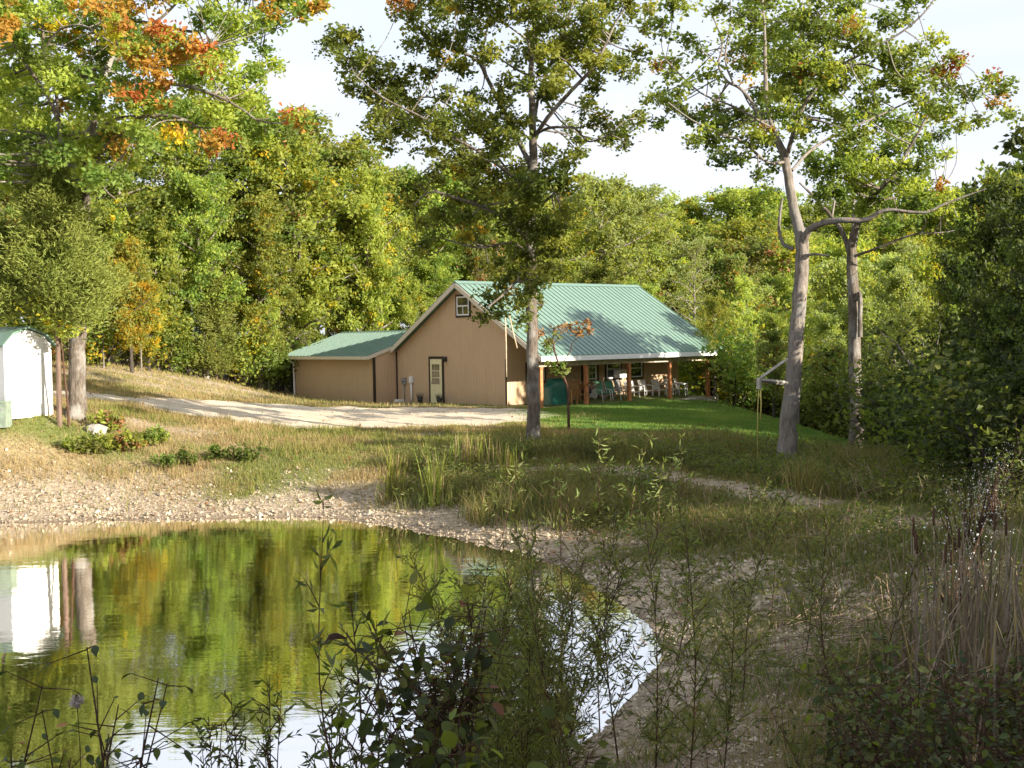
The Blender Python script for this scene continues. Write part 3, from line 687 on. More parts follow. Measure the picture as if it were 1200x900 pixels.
for sx in (-1, 1):
    for sy in (-1, 1): m = MB(); m.tube([(sx*.45, sy*.22, 0), (sx*.45, sy*.22, .08)], .03, 8); m.build('wheel', BLACKM, root)
# potted plant at the porch corner
c = hp(-.1, -.7, 0); c[2] = 0.99
root = empty('flower_pot', hp(.35, -1.4, FLZ), 'terracotta pot of dry flowers at the left corner of the porch', 'flower pot')
m = MB(); m.tube([(0, 0, 0), (0, 0, .3), (0, 0, .31), (0, 0, .36)], [.12, .18, .21, .21], 12, smooth=False); m.build('pot', TERRA, root)
m = MB(); 
for k in range(60):
    a = rng.uniform(-.12, .12, 2); m.tube([(a[0], a[1], .33), (a[0]*2.2, a[1]*2.2, rng.uniform(.45, .65))], [.008, .012], 3)
m.build('foliage', L_BROWN, root)
# hanging fern on the first visible post
tp = px_on_porch(690, -1.9)
root = empty('hanging_plant', hp(tp, -1.9, 1.0), 'reddish potted plant on a stand beside the porch door post', 'plant')
m = MB(); m.tube([(0, 0, 0), (0, 0, .5)], .03, 6); m.tube([(0, 0, .5), (0, 0, .7)], [.12, .16], 10); m.build('stand', BLACKM, root)
m = MB()
for k in range(110):
    a = rng.normal(0, .09, 2); q = np.array([a[0], a[1], .68]); e = q+[a[0]*1.5, a[1]*1.5, rng.uniform(.05, .35)]
    m.tube([q, e], [.004, .004], 3); m.add([e, e+rng.normal(0, .05, 3), e+rng.normal(0, .05, 3)], [(0, 1, 2)])
m.build('foliage', L_BROWN, root)

# ------------------------------------------------------------------ white shed at the left
sh0 = at(62, 475, 33.0); sh0[2] = 2.34
nS = np.array([.86, -.51, 0]); nS /= np.linalg.norm(nS)           # lit face normal
tS = np.array([-nS[1], nS[0], 0])                                 # along the face, to the right/back
shed = empty('storage_shed', sh0, 'small white storage shed with a green arched roof at the left edge', 'shed')
Wd, Dp = 1.5, 2.9; o0 = sh0-tS*Wd                                     # left end of the lit face
def sp_(a, b, z): return o0 + a*tS - b*nS + np.array([0, 0, z])
zb = -0.3; prof = [(0, zb), (Wd, zb), (Wd, 1.68), (Wd-.25, 1.92), (Wd/2, 2.08), (.25, 1.92), (0, 1.68)]
t = NT('white_vinyl_siding'); wv_ = t.n('ShaderNodeTexWave'); wv_.wave_type = 'BANDS'; wv_.bands_direction = 'Z'; wv_.wave_profile = 'SAW'; wv_.inputs['Scale'].default_value = 2.0
t.l(t.coord(), wv_.inputs[0]); n_ = t.noise(t.coord(), 2, 4); t.base(t.mix(n_, (.74, .73, .7), (.82, .81, .79)), .5, .3); t.bump(wv_.outputs[0], .5, .02)
m = MB(); m.prism([sp_(a, 0, z) for a, z in prof], -Dp*nS); rel(m.build('wall', t.m, shed), shed)
m = MB()
rp = [(-.1, 1.62), (.23, 1.95), (Wd/2, 2.12), (Wd-.23, 1.95), (Wd+.1, 1.62)]
for (a0, z0), (a1, z1) in zip(rp[:-1], rp[1:]): m.prism([sp_(a0, -.1, z0), sp_(a1, -.1, z1), sp_(a1, -.1, z1+.05), sp_(a0, -.1, z0+.05)], -(Dp+.2)*nS)
rel(m.build('roof', ROOF, shed), shed)
m = MB()
for a in (Wd/2-.4, Wd/2+.4): m.box(sp_(a, -.015, .8), (.05, .03, 1.5), [tS, nS, Z_])
m.box(sp_(Wd/2, -.015, 1.575), (.85, .03, .05), [tS, nS, Z_]); m.box(sp_(Wd/2, -.012, .8), (.75, .02, 1.48), [tS, nS, Z_])
d_ = rel(m.build('door', WHITE, shed), shed)
m = MB(); m.tube([sp_(Wd/2+.28, -.02, .95), sp_(Wd/2+.28, -.07, .95)], .025, 8); m.build('handle', GREY, d_)
# pale green bin beside the shed
c = at(2, 480, 31.5); c[2] = gz(c[0], c[1])
m = MB(); m.box(c+[0, 0, .33], (.36, .4, .66)); m.box(c+[0, 0, .68], (.4, .44, .05)); m.box(c+[0, -.21, .5], (.2, .03, .04), mi=1)
tag(m.build('storage_bin', [plain('pale_green_plastic', (.2, .25, .19), .7), GREY]), 'pale green bin standing in front of the shed at the picture edge', 'bin')
# ------------------------------------------------------------------ foliage machinery
def unit(v): return v/(np.linalg.norm(v, axis=-1, keepdims=True)+1e-9)
def leaf_geo(P, size, R, aspect=.62, up=.25, droop=0.0, dirs=None, spread=1.0):
    """kite shaped folded leaves: (V, faces as triangles)"""
    n = len(P)
    a = R.normal(size=(n, 3)); a[:, 2] = a[:, 2]*.7-droop
    if dirs is not None: a = dirs+a*spread*.5
    a = unit(a); q = R.normal(size=(n, 3)); q[:, 2] += up*2; b = unit(np.cross(a, q)); nn = np.cross(a, b)
    s = (size*R.uniform(.65, 1.3, n))[:, None]
    tip = P+a*s; w = b*s*aspect/2; mid = P+a*s*.48+nn*s*.13
    V = np.stack([P, mid+w, tip, mid-w], 1).reshape(-1, 3)
    b0 = np.arange(n)[:, None]*4
    F = np.concatenate([b0+[0, 1, 2], b0+[0, 2, 3]], 1).reshape(-1, 3)
    return V, F
def leaves_mesh(name, V, F, mats, mi):
    return np_mesh(name, V, F.ravel(), np.arange(len(F))*3, np.full(len(F), 3), mats, mi)
def tubes_mesh(name, tubes, mat):
    """tubes: list of (pts, radii, sides)"""
    Vs = []; L = []; S = []; T = []; b = 0; k = 0
    for pts, rad, n in tubes:
        P = np.array(pts, float); V, _ = tube_vf(P, rad, n, False, 0.06 if n > 6 else 0)
        m = len(P); i = np.arange(m-1)[:, None]; j = np.arange(n)[None]
        q = np.stack([i*n+j, i*n+(j+1) % n, (i+1)*n+(j+1) % n, (i+1)*n+j], -1).reshape(-1, 4)+b
        Vs.append(V); L.append(q.ravel()); T.append(np.full(len(q), 4)); b += len(V)
    L = np.concatenate(L); T = np.concatenate(T)
    return np_mesh(name, np.vstack(Vs), L, np.arange(len(T))*4, T, [mat], smooth=True)
def smooth_pl(P, k=4):
    P = np.array(P, float)
    if len(P) < 3: return P
    Q = np.vstack([2*P[0]-P[1], P, 2*P[-1]-P[-2]]); out = []
    for i in range(1, len(Q)-2):
        a, b, c, d = Q[i-1:i+3]
        for j in range(k):
            t = j/k; out.append(.5*((2*b)+(c-a)*t+(2*a-5*b+4*c-d)*t*t+(3*b-a-3*c+d)*t**3))
    out.append(Q[-2]); return np.array(out)

# ------------------------------------------------------------------ random forest trees, one prototype per kind, copied
def proto_tree(seed, H, cw, crown_lo, nb, nleaf, lsize, lmats, lprob, bmat, bare=0.0, lean=.3, clump=.55, airy=1.0, r00=None):
    """broadleaf tree: returns (trunk mesh, crown mesh); base at the origin"""
    R = np.random.default_rng(seed); tubes = []
    k = 9; z = np.linspace(-.3, H*.93, k); r0 = r00 or .017*H+.03
    tx = np.cumsum(R.normal(0, lean*.35, k))*np.linspace(0, 1, k); ty = np.cumsum(R.normal(0, lean*.35, k))*np.linspace(0, 1, k)
    tr = np.c_[tx, ty, z]; rad = r0*(1-.9*np.linspace(0, 1, k)**1.1); rad[0] *= 1.35
    tubes.append((smooth_pl(tr, 2), np.interp(np.linspace(0, 1, 2*k-1), np.linspace(0, 1, k), rad), 8))
    cent = []
    for i in range(nb):
        f = crown_lo+(1-crown_lo)*(i+.5)/nb*.97; zz = f*H
        p0 = np.array([np.interp(zz, z, tx), np.interp(zz, z, ty), min(zz, H*.9)])
        az = i*2.4+R.uniform(-.5, .5); fr = (f-crown_lo)/(1-crown_lo)
        ln = cw*(math.sin(math.pi*min(1, .22+.72*fr))**.7)*R.uniform(.7, 1.15)
        rise = R.uniform(.15, .6)+fr*.6
        d = np.array([math.cos(az), math.sin(az), rise]); d /= np.linalg.norm(d)
        pts = [p0]; m = 5
        for j in range(m):
            d2 = d+R.normal(0, .22, 3); d2[2] -= .04*j; pts.append(pts[-1]+unit(d2)*ln/m)
        rr = max(.018, r0*.42*(1-fr*.6)); pts = np.array(pts)
        tubes.append((pts, np.linspace(rr, .012, m+1), 5))
        nt_ = max(3, int(5*airy))
        for j in range(nt_):
            f2 = R.uniform(.3, 1.0); q = pts[min(m, int(f2*m))]; e = q+R.normal(0, .3, 3)*[1, 1, .7]*ln*.38+[0, 0, ln*.08]
            tubes.append((np.array([q, (q+e)/2+R.normal(0, .06, 3), e]), [rr*.35, .012, .006], 3)); cent.append(e)
            for _ in range(2):
                cent.append((q+e)/2+R.normal(0, .3, 3)*ln*.3)
        cent.append(pts[-1])
    cent.append(np.array([tx[-1], ty[-1], H*.97]))
    cent = np.array(cent)
    if bare > 0: cent = cent[R.random(len(cent)) > bare]
    per = max(6, int(nleaf/len(cent))); C = np.repeat(cent, per, 0)
    cr_ = (clump*R.uniform(.55, 1.35, len(cent)))
    off = R.normal(size=(len(C), 3)); off = unit(off)*(R.random((len(C), 1))**.45)*np.repeat(cr_, per)[:, None]*[1, 1, .62]
    V, F = leaf_geo(C+off, lsize, R, up=.5)
    cm = R.choice(len(lmats), len(cent), p=lprob); lm = np.repeat(cm, per); sw = R.random(len(lm)) < .12; lm[sw] = R.choice(len(lmats), sw.sum(), p=lprob)
    return tubes_mesh('trunk', tubes, bmat), leaves_mesh('crown', V, F, lmats, np.repeat(lm, 2))
def proto_cedar(seed, H, w, nleaf, lsize, mats=(L_CEDAR,), lo=.06, bmat=None):
    R = np.random.default_rng(seed); tubes = [(np.array([[0, 0, -.2], [.03, .02, H*.3], [0, .04, H*.65], [0, 0, H]]), [.007*H+.025, .006*H+.02, .03, .01], 8)]
    P = []; D = []; nb = int(H*16)
    for i in range(nb):
        f = lo+(1-lo)*(i/nb)**.9; z = f*H; az = R.uniform(0, 2*math.pi); ln = w*(1-f)**.75*R.uniform(.55, 1.1)+.12
        d = np.array([math.cos(az), math.sin(az), R.uniform(.1, .6)]); e = np.array([0, 0, z])+d*ln
        tubes.append((np.array([[0, 0, z], (np.array([0, 0, z])+e)/2-[0, 0, .03], e]), [.02, .012, .004], 3))
        k = max(4, int(nleaf/nb)); t = R.uniform(.15, 1.05, k)[:, None]
        P.append(np.array([0, 0, z])+d*ln*t+R.normal(0, .1+.06*ln, (k, 3))); D.append(np.repeat(d[None], k, 0))
    P = np.vstack(P); D = np.vstack(D)
    V, F = leaf_geo(P, lsize, R, aspect=.24, up=.2, dirs=D+[0, 0, .3], spread=2.4)
    return tubes_mesh('trunk', tubes, bmat or B_CEDAR), leaves_mesh('crown', V, F, list(mats), np.repeat(R.integers(0, len(mats), len(P)), 2))
def proto_shrub(seed, H, w, nleaf, lsize, lmats, lprob, bmat=B_DARK, stems=9, aspect=.6):
    R = np.random.default_rng(seed); tubes = []; C = []
    for i in range(stems):
        az = R.uniform(0, 2*math.pi); r = w*R.uniform(.2, 1); e = np.array([math.cos(az)*r, math.sin(az)*r, H*R.uniform(.5, 1)])
        m = e*.5+R.normal(0, .1, 3); tubes.append((np.array([[0, 0, -.1], m, e]), [.02*H, .014*H, .006], 4))
        for j in range(5): C.append(m+(e-m)*R.uniform(0, 1.1)+R.normal(0, .12*H, 3))
    C = np.array(C); C[:, 2] = np.maximum(C[:, 2], .1); per = int(nleaf/len(C)); Q = np.repeat(C, per, 0)
    off = R.normal(size=(len(Q), 3))*.13*H
    V, F = leaf_geo(Q+off, lsize, R, aspect=aspect, up=.4)
    cm = np.repeat(R.choice(len(lmats), len(C), p=lprob), per)
    return tubes_mesh('stems', tubes, bmat), leaves_mesh('foliage', V, F, lmats, np.repeat(cm, 2))

def place(proto, name, loc, s, rz, label, cat, group, names=('trunk', 'crown'), sz=None):
    o = empty(name, loc, label, cat, group, rz); o.scale = (s, s, sz or s)
    for nm, me_ in zip(names, proto):
        c = bpy.data.objects.new(nm, me_); col.objects.link(c); c.parent = o
    return o

NL = 11000
P_OAK = [proto_tree(11+i, 15, 4.6, .26, 36, NL*1.5, .26, [L_GREEN, L_DEEP, L_LIME], [.46, .06, .48], B_OAK, bare=.12, clump=.6, airy=1.3) for i in range(4)]
P_LIME = [proto_tree(31+i, 13, 4.0, .2, 34, NL*1.3, .25, [L_LIME, L_GREEN, L_YELLOW], [.72, .22, .06], B_OAK, bare=.14, clump=.55, airy=1.3) for i in range(3)]
P_SLIM = proto_tree(45, 11, 1.9, .42, 22, 4200, .22, [L_LIME, L_PALE, L_YELLOW], [.6, .3, .1], B_PALE, r00=.11, clump=.4)
P_TURN = proto_tree(41, 12, 3.8, .24, 30, NL*1.1, .25, [L_OLIVE, L_GREEN, L_ORANGE, L_BROWN], [.42, .46, .05, .07], B_DARK)
P_YELLOW = proto_tree(51, 9, 2.7, .15, 24, NL*.9, .24, [L_YELLOW, L_LIME, L_OLIVE], [.4, .55, .05], B_DARK)
P_PALE = [proto_tree(61+i, 14, 4.2, .2, 34, NL*1.3, .25, [L_PALE, L_LIME, L_OLIVE], [.62, .28, .1], B_PALE, bare=.15, clump=.6, airy=1.4) for i in range(3)]
P_BARE = proto_tree(71, 13, 3.6, .3, 30, 1600, .24, [L_OLIVE, L_PALE], [.6, .4], B_PALE, bare=.4, airy=1.6)
P_DARK = [proto_tree(81+i, 9, 3.6, .04, 32, NL*1.7, .2, [L_SHADE, L_DEEP, L_GREEN], [.4, .45, .15], B_DARK, bare=.15, airy=1.2) for i in range(2)]  # dark leaf mix: shade of the right edge put into the colour
P_UNDER = [proto_shrub(91, 2.6, 1.5, 2600, .2, [L_LIME, L_GREEN, L_YELLOW], [.5, .4, .1]), proto_shrub(92, 2.2, 1.6, 2600, .18, [L_DEEP, L_GREEN, L_OLIVE], [.4, .3, .3]),
           proto_shrub(93, 1.8, 1.2, 1900, .17, [L_BROWN, L_OLIVE, L_ORANGE], [.4, .45, .15])]
P_UDARK = proto_shrub(95, 2.6, 1.6, 3000, .13, [L_SHADE, L_DEEP, L_OLIVE], [.55, .35, .1])  # shrub leaves darkened, the shade they stand in is part of their colour
P_CEDAR = proto_cedar(101, 7.5, 1.9, 15000, .26)
# ------------------------------------------------------------------ the woods round the clearing
def tree_at(u, vtop, Y, proto, H, name, label, group, wscale=1.0, cat='tree'):
    """tree of prototype height H whose top reaches pixel row vtop when it stands Y metres away under column u"""
    top = at(u, vtop, Y); g = gz(top[0], Y); s = max(.3, (top[2]-g)/H)
    return place(proto, name, (top[0], Y, g), s*wscale, rng.uniform(0, 6.28), label, cat, group, sz=s)
GL = {'oak': ('broadleaf_tree', 'mid green broadleaf tree in the wall of woods behind the clearing'),
      'lime': ('broadleaf_tree', 'bright yellow-green broadleaf tree in the wall of woods behind the clearing'),
      'turn': ('broadleaf_tree', 'olive tree with patches of turning brown leaves in the woods behind the clearing'),
      'yellow': ('maple_tree', 'golden yellow young tree at the edge of the woods'),
      'pale': ('broadleaf_tree', 'pale grey-green broadleaf tree in the woods behind the clearing'),
      'bare': ('broadleaf_tree', 'nearly leafless pale tree standing among the green woods'),
      'dark': ('dark_tree', 'dark shaded bushy tree at the right edge of the clearing')}
PR = {'oak': (P_OAK, 15), 'lime': (P_LIME, 13), 'turn': ([P_TURN], 12), 'yellow': ([P_YELLOW], 9), 'pale': (P_PALE, 14), 'bare': ([P_BARE], 13), 'dark': (P_DARK, 9)}
def T(u, vt, Y, kind, ws=1.0, label=None, group=None):
    ps, H = PR[kind]; nm, lb = GL[kind]
    return tree_at(u, vt, Y, ps[int(rng.integers(len(ps)))], H, nm, label or lb, group or ('woods, '+kind+' kind'), ws)
# left woods, from the bank behind the road up to the house
for u, vt, Y, k, ws in [
    (-90, 60, 58, 'oak', 1.1), (-20, 90, 60, 'oak', 1), (60, 140, 62, 'turn', 1), (140, 150, 58, 'oak', 1), (205, 130, 61, 'oak', 1.05), (262, 118, 64, 'oak', 1.05), (235, 205, 59, 'oak', .8),
    (320, 128, 66, 'turn', 1.1), (345, 172, 64, 'lime', 1), (398, 166, 68, 'lime', 1.05), (300, 230, 61, 'lime', .8), (430, 205, 66, 'lime', .75), (455, 200, 74, 'turn', 1.0), (500, 205, 73, 'oak', 1.0),
    (360, 260, 65, 'oak', .8), (400, 300, 69, 'turn', .9), (455, 280, 69, 'oak', .85), (480, 330, 67, 'lime', .8), (540, 190, 80, 'turn', 1.0), (585, 215, 76, 'oak', 1), (560, 275, 72, 'turn', .8),
    (120, 235, 57, 'lime', .85), (180, 260, 58, 'lime', .8), (265, 290, 61, 'lime', .75), (340, 320, 63, 'oak', .7), (30, 180, 54, 'turn', 1.0), (-60, 170, 48, 'oak', 1), (-120, 140, 42, 'oak', 1.1),
    (425, 340, 66, 'lime', .9), (300, 360, 62, 'oak', .8), (395, 355, 66.5, 'turn', .8), (510, 300, 69, 'oak', .9)]:
    T(u, vt, Y, k, ws)
T(150, 285, 54, 'yellow', .8, 'golden yellow young tree behind the big trunk at the left edge of the woods', 'none' if False else 'golden young trees')
T(172, 330, 56, 'yellow', .7, 'low orange and yellow young tree at the wood edge above the bank', 'golden young trees')
T(425, 250, 66.5, 'lime', .55, 'slim bright yellow-green tree rising directly behind the annex roof', 'trees behind the annex')
for u, vt, Y, ws, lb in [(250, 318, 59, 1.0, 'feathery green cedar at the wood edge above the gravel bank'), (318, 355, 62, .9, 'small feathery cedar left of the annex'), (215, 345, 60, .8, 'small cedar beside the golden trees on the bank')]:
    tree_at(u, vt, Y, P_CEDAR, 7.5, 'cedar_tree', lb, 'cedars on the bank', ws)
# behind the house and across the ravine: rows of crowns on falling then rising ground
R_ = np.random.default_rng(21)
kinds = ['pale', 'lime', 'oak', 'turn', 'bare']
def row(us, Y, vt, jit, probs, ws=1.0, step=None):
    for u in us:
        T(u+R_.uniform(-12, 12), vt+R_.uniform(-jit, jit), Y+R_.uniform(-4, 4), kinds[R_.choice(5, p=probs)], ws*R_.uniform(.85, 1.15))
row(range(600, 1300, 40), 118, 232, 10, [.3, .3, .35, .05, 0], 1.25)
row(range(-100, 640, 60), 100, 222, 10, [.2, .3, .4, .1, 0], 1.1)
row(range(620, 1300, 52), 100, 262, 12, [.3, .35, .3, .05, 0], 1.1)
row(range(640, 1300, 58), 84, 290, 14, [.42, .3, .18, .05, .05], 1.05)
row(range(690, 1300, 60), 70, 322, 16, [.42, .28, .2, .1, 0], .95)
row(range(840, 1300, 62), 60, 360, 16, [.35, .25, .3, .1, 0], .9)
row(range(905, 1250, 66), 52, 405, 14, [.15, .2, .5, .15, 0], .85)
for u, vt, Y, k, ws, lb in [(700, 212, 76, 'pale', 1.0, 'tall pale yellow-green tree rising behind the left half of the porch roof'), (755, 225, 80, 'pale', 1.1, 'pale rounded tree behind the right half of the roof ridge'),
                        (812, 285, 63, 'bare', .8, 'bare pale-limbed tree just past the right end of the house'), (850, 300, 66, 'turn', .9, 'olive tree with brown patches past the right end of the porch'),
                        (655, 240, 74, 'lime', .9, 'yellow-green tree behind the ridge just right of the central oak'), (1060, 320, 50, 'pale', .75, 'pale sunlit tree seen right of the twin trunks'), (1095, 300, 62, 'lime', .8, 'bright green tree in the gap before the dark trees')]:
    T(u, vt, Y, k, ws, lb, 'trees beyond the house')
# dark trees along the right
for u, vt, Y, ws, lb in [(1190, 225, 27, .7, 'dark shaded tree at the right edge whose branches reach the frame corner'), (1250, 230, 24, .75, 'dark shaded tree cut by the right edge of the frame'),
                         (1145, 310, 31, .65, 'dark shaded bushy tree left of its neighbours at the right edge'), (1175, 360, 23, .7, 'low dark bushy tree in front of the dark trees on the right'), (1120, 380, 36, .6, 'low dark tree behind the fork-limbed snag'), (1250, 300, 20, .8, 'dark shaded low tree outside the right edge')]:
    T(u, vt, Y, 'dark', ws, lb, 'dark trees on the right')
T(1150, 215, 38, 'oak', .8, 'green oak with sunlit top rising behind the dark trees at the right edge', 'trees beyond the house')
T(1195, 195, 42, 'lime', .7, 'yellow-green sunlit tree top at the right edge of the frame', 'trees beyond the house')
for i, (u, vt, Y) in enumerate([(162, 300, 55.5), (425, 262, 66.5), (196, 290, 58), (118, 310, 54), (228, 300, 59), (290, 300, 62), (312, 330, 61), (370, 270, 67), (148, 320, 57), (345, 280, 64), (482, 250, 70), (808, 300, 64.5), (870, 320, 58), (935, 330, 52)]):
    tree_at(u, vt, Y, P_SLIM, 11, 'slender_tree', ['slender pale-trunked tree standing at the edge of the woods', 'slender white-trunked tree rising right behind the annex roof'][i == 1], None if i == 1 else 'slender pale-trunked trees', .8)
# understory at the wood edge
for i, (u, Y, h) in enumerate([(118, 55, 2.4), (160, 57, 2.2), (196, 58, 2.6), (228, 58.5, 2.0), (285, 60.5, 2.4), (330, 62, 2.8), (345, 63, 2.2), (-20, 50, 3), (20, 52, 3), (60, 54, 2.6), (545, 71, 3), (600, 73, 3), (860, 56, 3.2), (835, 60, 3.2), (892, 60, 3), (925, 58, 2.6), (960, 55, 2.8), (990, 50, 2.6), (1040, 45, 2.8),
                         (1062, 37, 2.2), (1085, 34, 2.6), (1105, 31, 3.2), (900, 64, 3), (1010, 50, 3.4), (1060, 46, 3.4), (1095, 38, 3.4), (1140, 27, 3.0), (1170, 24, 3.0), (1200, 20, 2.4), (1150, 22, 2.0), (940, 62, 4), (980, 58, 4), (870, 62, 4), (1030, 52, 4)]):
    X = (u-600)/1400*Y; k = 1 if u > 1040 else int(R_.choice(3, p=[.45, .4, .15]))
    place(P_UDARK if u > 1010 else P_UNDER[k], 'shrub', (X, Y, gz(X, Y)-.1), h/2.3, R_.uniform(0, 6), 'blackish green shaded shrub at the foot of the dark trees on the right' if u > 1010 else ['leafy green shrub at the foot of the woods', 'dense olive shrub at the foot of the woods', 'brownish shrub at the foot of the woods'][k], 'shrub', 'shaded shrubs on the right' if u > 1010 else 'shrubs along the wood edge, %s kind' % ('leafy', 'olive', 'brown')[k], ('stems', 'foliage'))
# trees to the right of and behind the viewpoint that shade the near bank
SHADE = [(6.8, -1.2, 6.4), (3.2, -3.5, 6.4), (9.2, -1.5, 7.5), (10.5, 7.8, 5.6), (12.5, 3.5, 6.8), (8.6, 6.2, 4.6), (0.2, -4.5, 6.5), (11.5, 6.0, 6.0), (14.5, 10.0, 5.8), (10, 1.0, 7), (16, 3, 8), (13.5, -3, 8.5), (8.5, -5, 8), (20, -2, 10), (18, 7.5, 7.5), (19, 13, 6.4), (20.5, 18.5, 7), (22, 23, 9.5), (26, 20, 11), (24, 13.5, 9.5), (22.5, 34, 13), (21, 41.5, 14.5), (27, 31, 13), (32, 26, 14), (26, 38, 12)]
for (X, Y, h) in SHADE:
    place(P_DARK[int(R_.integers(2))], 'dark_tree', (X, Y, gz(X, Y)), h/9, R_.uniform(0, 6), 'dark bushy tree on the right bank beyond the frame', 'tree', 'trees on the right bank beyond the frame')
# ------------------------------------------------------------------ the four big foreground trees, limbs and leaf masses laid out one by one
def hero(name, base_uv, Y, limbs, blobs, label, lmats, lsize, per, bmat, deep=1.0, dens=1.0, seed=1, lprob=None, clumpr=.3, rs=1.0):
    R = np.random.default_rng(seed); mpp = Y/F_PX
    g = at(*base_uv, Y); g[2] = gz(g[0], Y); root = empty(name, g, label, 'tree')
    tubes = []; nodes = []
    for L in limbs:
        pts = []; rad = []
        for q in L:
            u, v, w = q[:3]; dy = q[3] if len(q) > 3 else 0
            pts.append(at(u, v, Y+dy)); rad.append(w/2*mpp*(.82 if L is limbs[0] else .72))
        pts = np.array(pts)
        if L is limbs[0]:
            pts[0][2] = g[2]-.25; rad[0] *= 1.2
        k = 5; sp = smooth_pl(pts, k); rr = np.interp(np.arange(len(sp)), np.arange(len(pts))*k, rad)
        sp[1:-1] += R.normal(0, 1, (len(sp)-2, 3))*rr[1:-1, None]*.06
        tubes.append((sp-g, rr, 12 if rad[0] > .12 else 7)); nodes.append(np.c_[sp, rr])
    ND = np.vstack(nodes); C = []; M = []
    for bl in blobs:
        u, v, r = bl[:3]; dy = bl[3] if len(bl) > 3 else None; kind = bl[4] if len(bl) > 4 else None
        r3 = r*mpp*rs; c0 = at(u, v, Y)
        # depth follows how far the mass is from the trunk axis, so that the crown is round
        if dy is None:
            ax = at(limbs[0][-1][0], v, Y); dd = abs(c0[0]-ax[0]); dy = R.uniform(-1, 1)*deep*max(.8, 3.6-.35*dd)
        c0 = at(u, v, Y+dy)
        q = ND[np.argmin(((ND[:, :3]-c0)**2).sum(1)+.4*np.maximum(0, ND[:, 2]-c0[2]))]
        mid = (q[:3]+c0)/2+R.normal(0, .1, 3)*np.linalg.norm(q[:3]-c0)*.6
        d = np.linalg.norm(q[:3]-c0)
        tw = smooth_pl([q[:3], mid, c0], 3); tubes.append((tw-g, np.linspace(min(q[3]*.7, .012+.016*d), .01, len(tw)), 5))
        n = max(3, int(dens*15*(r3/.5)**2.0)); o = unit(R.normal(size=(n, 3)))*(R.random((n, 1))**.4)*r3*[1, 1.15, .8]
        cc = c0+o; C.append(cc)
        for p in cc[::2]: tubes.append((np.array([c0+R.normal(0, .05, 3), (c0+p)/2+R.normal(0, .05, 3), p])-g, [.012, .008, .004], 3))
        if kind is None: m = R.choice(len(lmats), n, p=lprob)
        else: m = np.where(R.random(n) < .5, kind, R.choice([0, 2, min(kind, 3)], n)) if kind > 2 and len(lmats) > 4 else np.full(n, kind)
        M.append(m)
    C = np.vstack(C); M = np.concatenate(M); Q = np.repeat(C, per, 0)
    off = unit(R.normal(size=(len(Q), 3)))*(R.random((len(Q), 1))**.6)*clumpr*np.repeat(R.uniform(.6, 1.3, len(C)), per)[:, None]*[1, 1, .7]
    V, F = leaf_geo(Q+off-g, lsize, R, up=.45, aspect=.7)
    lm = np.repeat(M, per)
    o = link_mesh('trunk', tubes_mesh('trunk', tubes, bmat), root); o = link_mesh('crown', leaves_mesh('crown', V, F, lmats, np.repeat(lm, 2)), root)
    return root, g
HM = [L_GREEN, L_DEEP, L_LIME, L_ORANGE, L_RED, L_YELLOW]; HP = [.55, .19, .245, .008, .0, .007]
# central oak
limbs = [
 [(624, 518, 22), (625, 490, 19), (624, 420, 17), (623, 360, 16), (622, 310, 15), (622, 260, 14), (623, 215, 12.5), (625, 187, 12), (624, 140, 10, -.3), (622, 90, 8, -.3), (626, 40, 6, .2), (630, -20, 4.5, .3), (628, -80, 3, .3)],
 [(622, 195, 9), (610, 170, 8.5, .4), (592, 133, 7.5, .8), (581, 112, 7, 1), (570, 90, 6.5, 1.2), (560, 72, 6, 1.3), (540, 60, 5, 1.3), (517, 47, 4, 1.4), (500, 30, 3, 1.5)],
 [(570, 92, 4.5, 1.2), (566, 60, 4, 1.6), (572, 20, 3, 1.8), (560, -30, 2, 2)],
 [(625, 165, 8), (638, 143, 7, -.8), (655, 122, 6.5, -1.2), (673, 103, 6, -1.6), (697, 77, 5, -2), (706, 60, 4.5, -2), (713, 45, 4, -2), (722, 25, 3, -2), (735, 5, 2.2, -2)],
 [(624, 160, 6), (632, 110, 5, .8), (645, 75, 4.2, 1.2), (660, 40, 3.5, 1.5), (672, 0, 2.6, 1.6)],
 [(626, 158, 5), (643, 150, 4.8, -.6), (660, 149, 4.4, -1), (673, 150, 4, -1.2), (683, 160, 3.4, -1.4), (692, 166, 2.6, -1.5), (715, 158, 2, -1.6)],
 [(620, 225, 6), (598, 205, 5, -.8), (565, 180, 4.4, -1.6), (530, 160, 4, -2), (490, 135, 3.2, -2.2), (450, 115, 2.5, -2.4), (418, 90, 2, -2.4)],
 [(600, 206, 4, .4), (555, 150, 3.6, 1.2), (510, 115, 3, 1.6), (470, 120, 2.4, 1.8)],
 [(621, 285, 7), (600, 262, 6, -.8), (570, 245, 5, -1.5), (535, 232, 4.2, -2), (505, 225, 3, -2.2), (485, 240, 2.2, -2.2)],
 [(621, 300, 5), (600, 285, 4.2, .8), (560, 290, 3.6, 1.4), (520, 280, 2.8, 1.8), (495, 275, 2, 2)],
 [(622, 335, 5), (606, 330, 4.6, -.7), (590, 345, 4, -1.2), (572, 360, 3, -1.4)],
 [(622, 250, 5), (640, 235, 4.5, -.7), (655, 220, 3.5, -1.2), (668, 195, 2.5, -1.4)]]
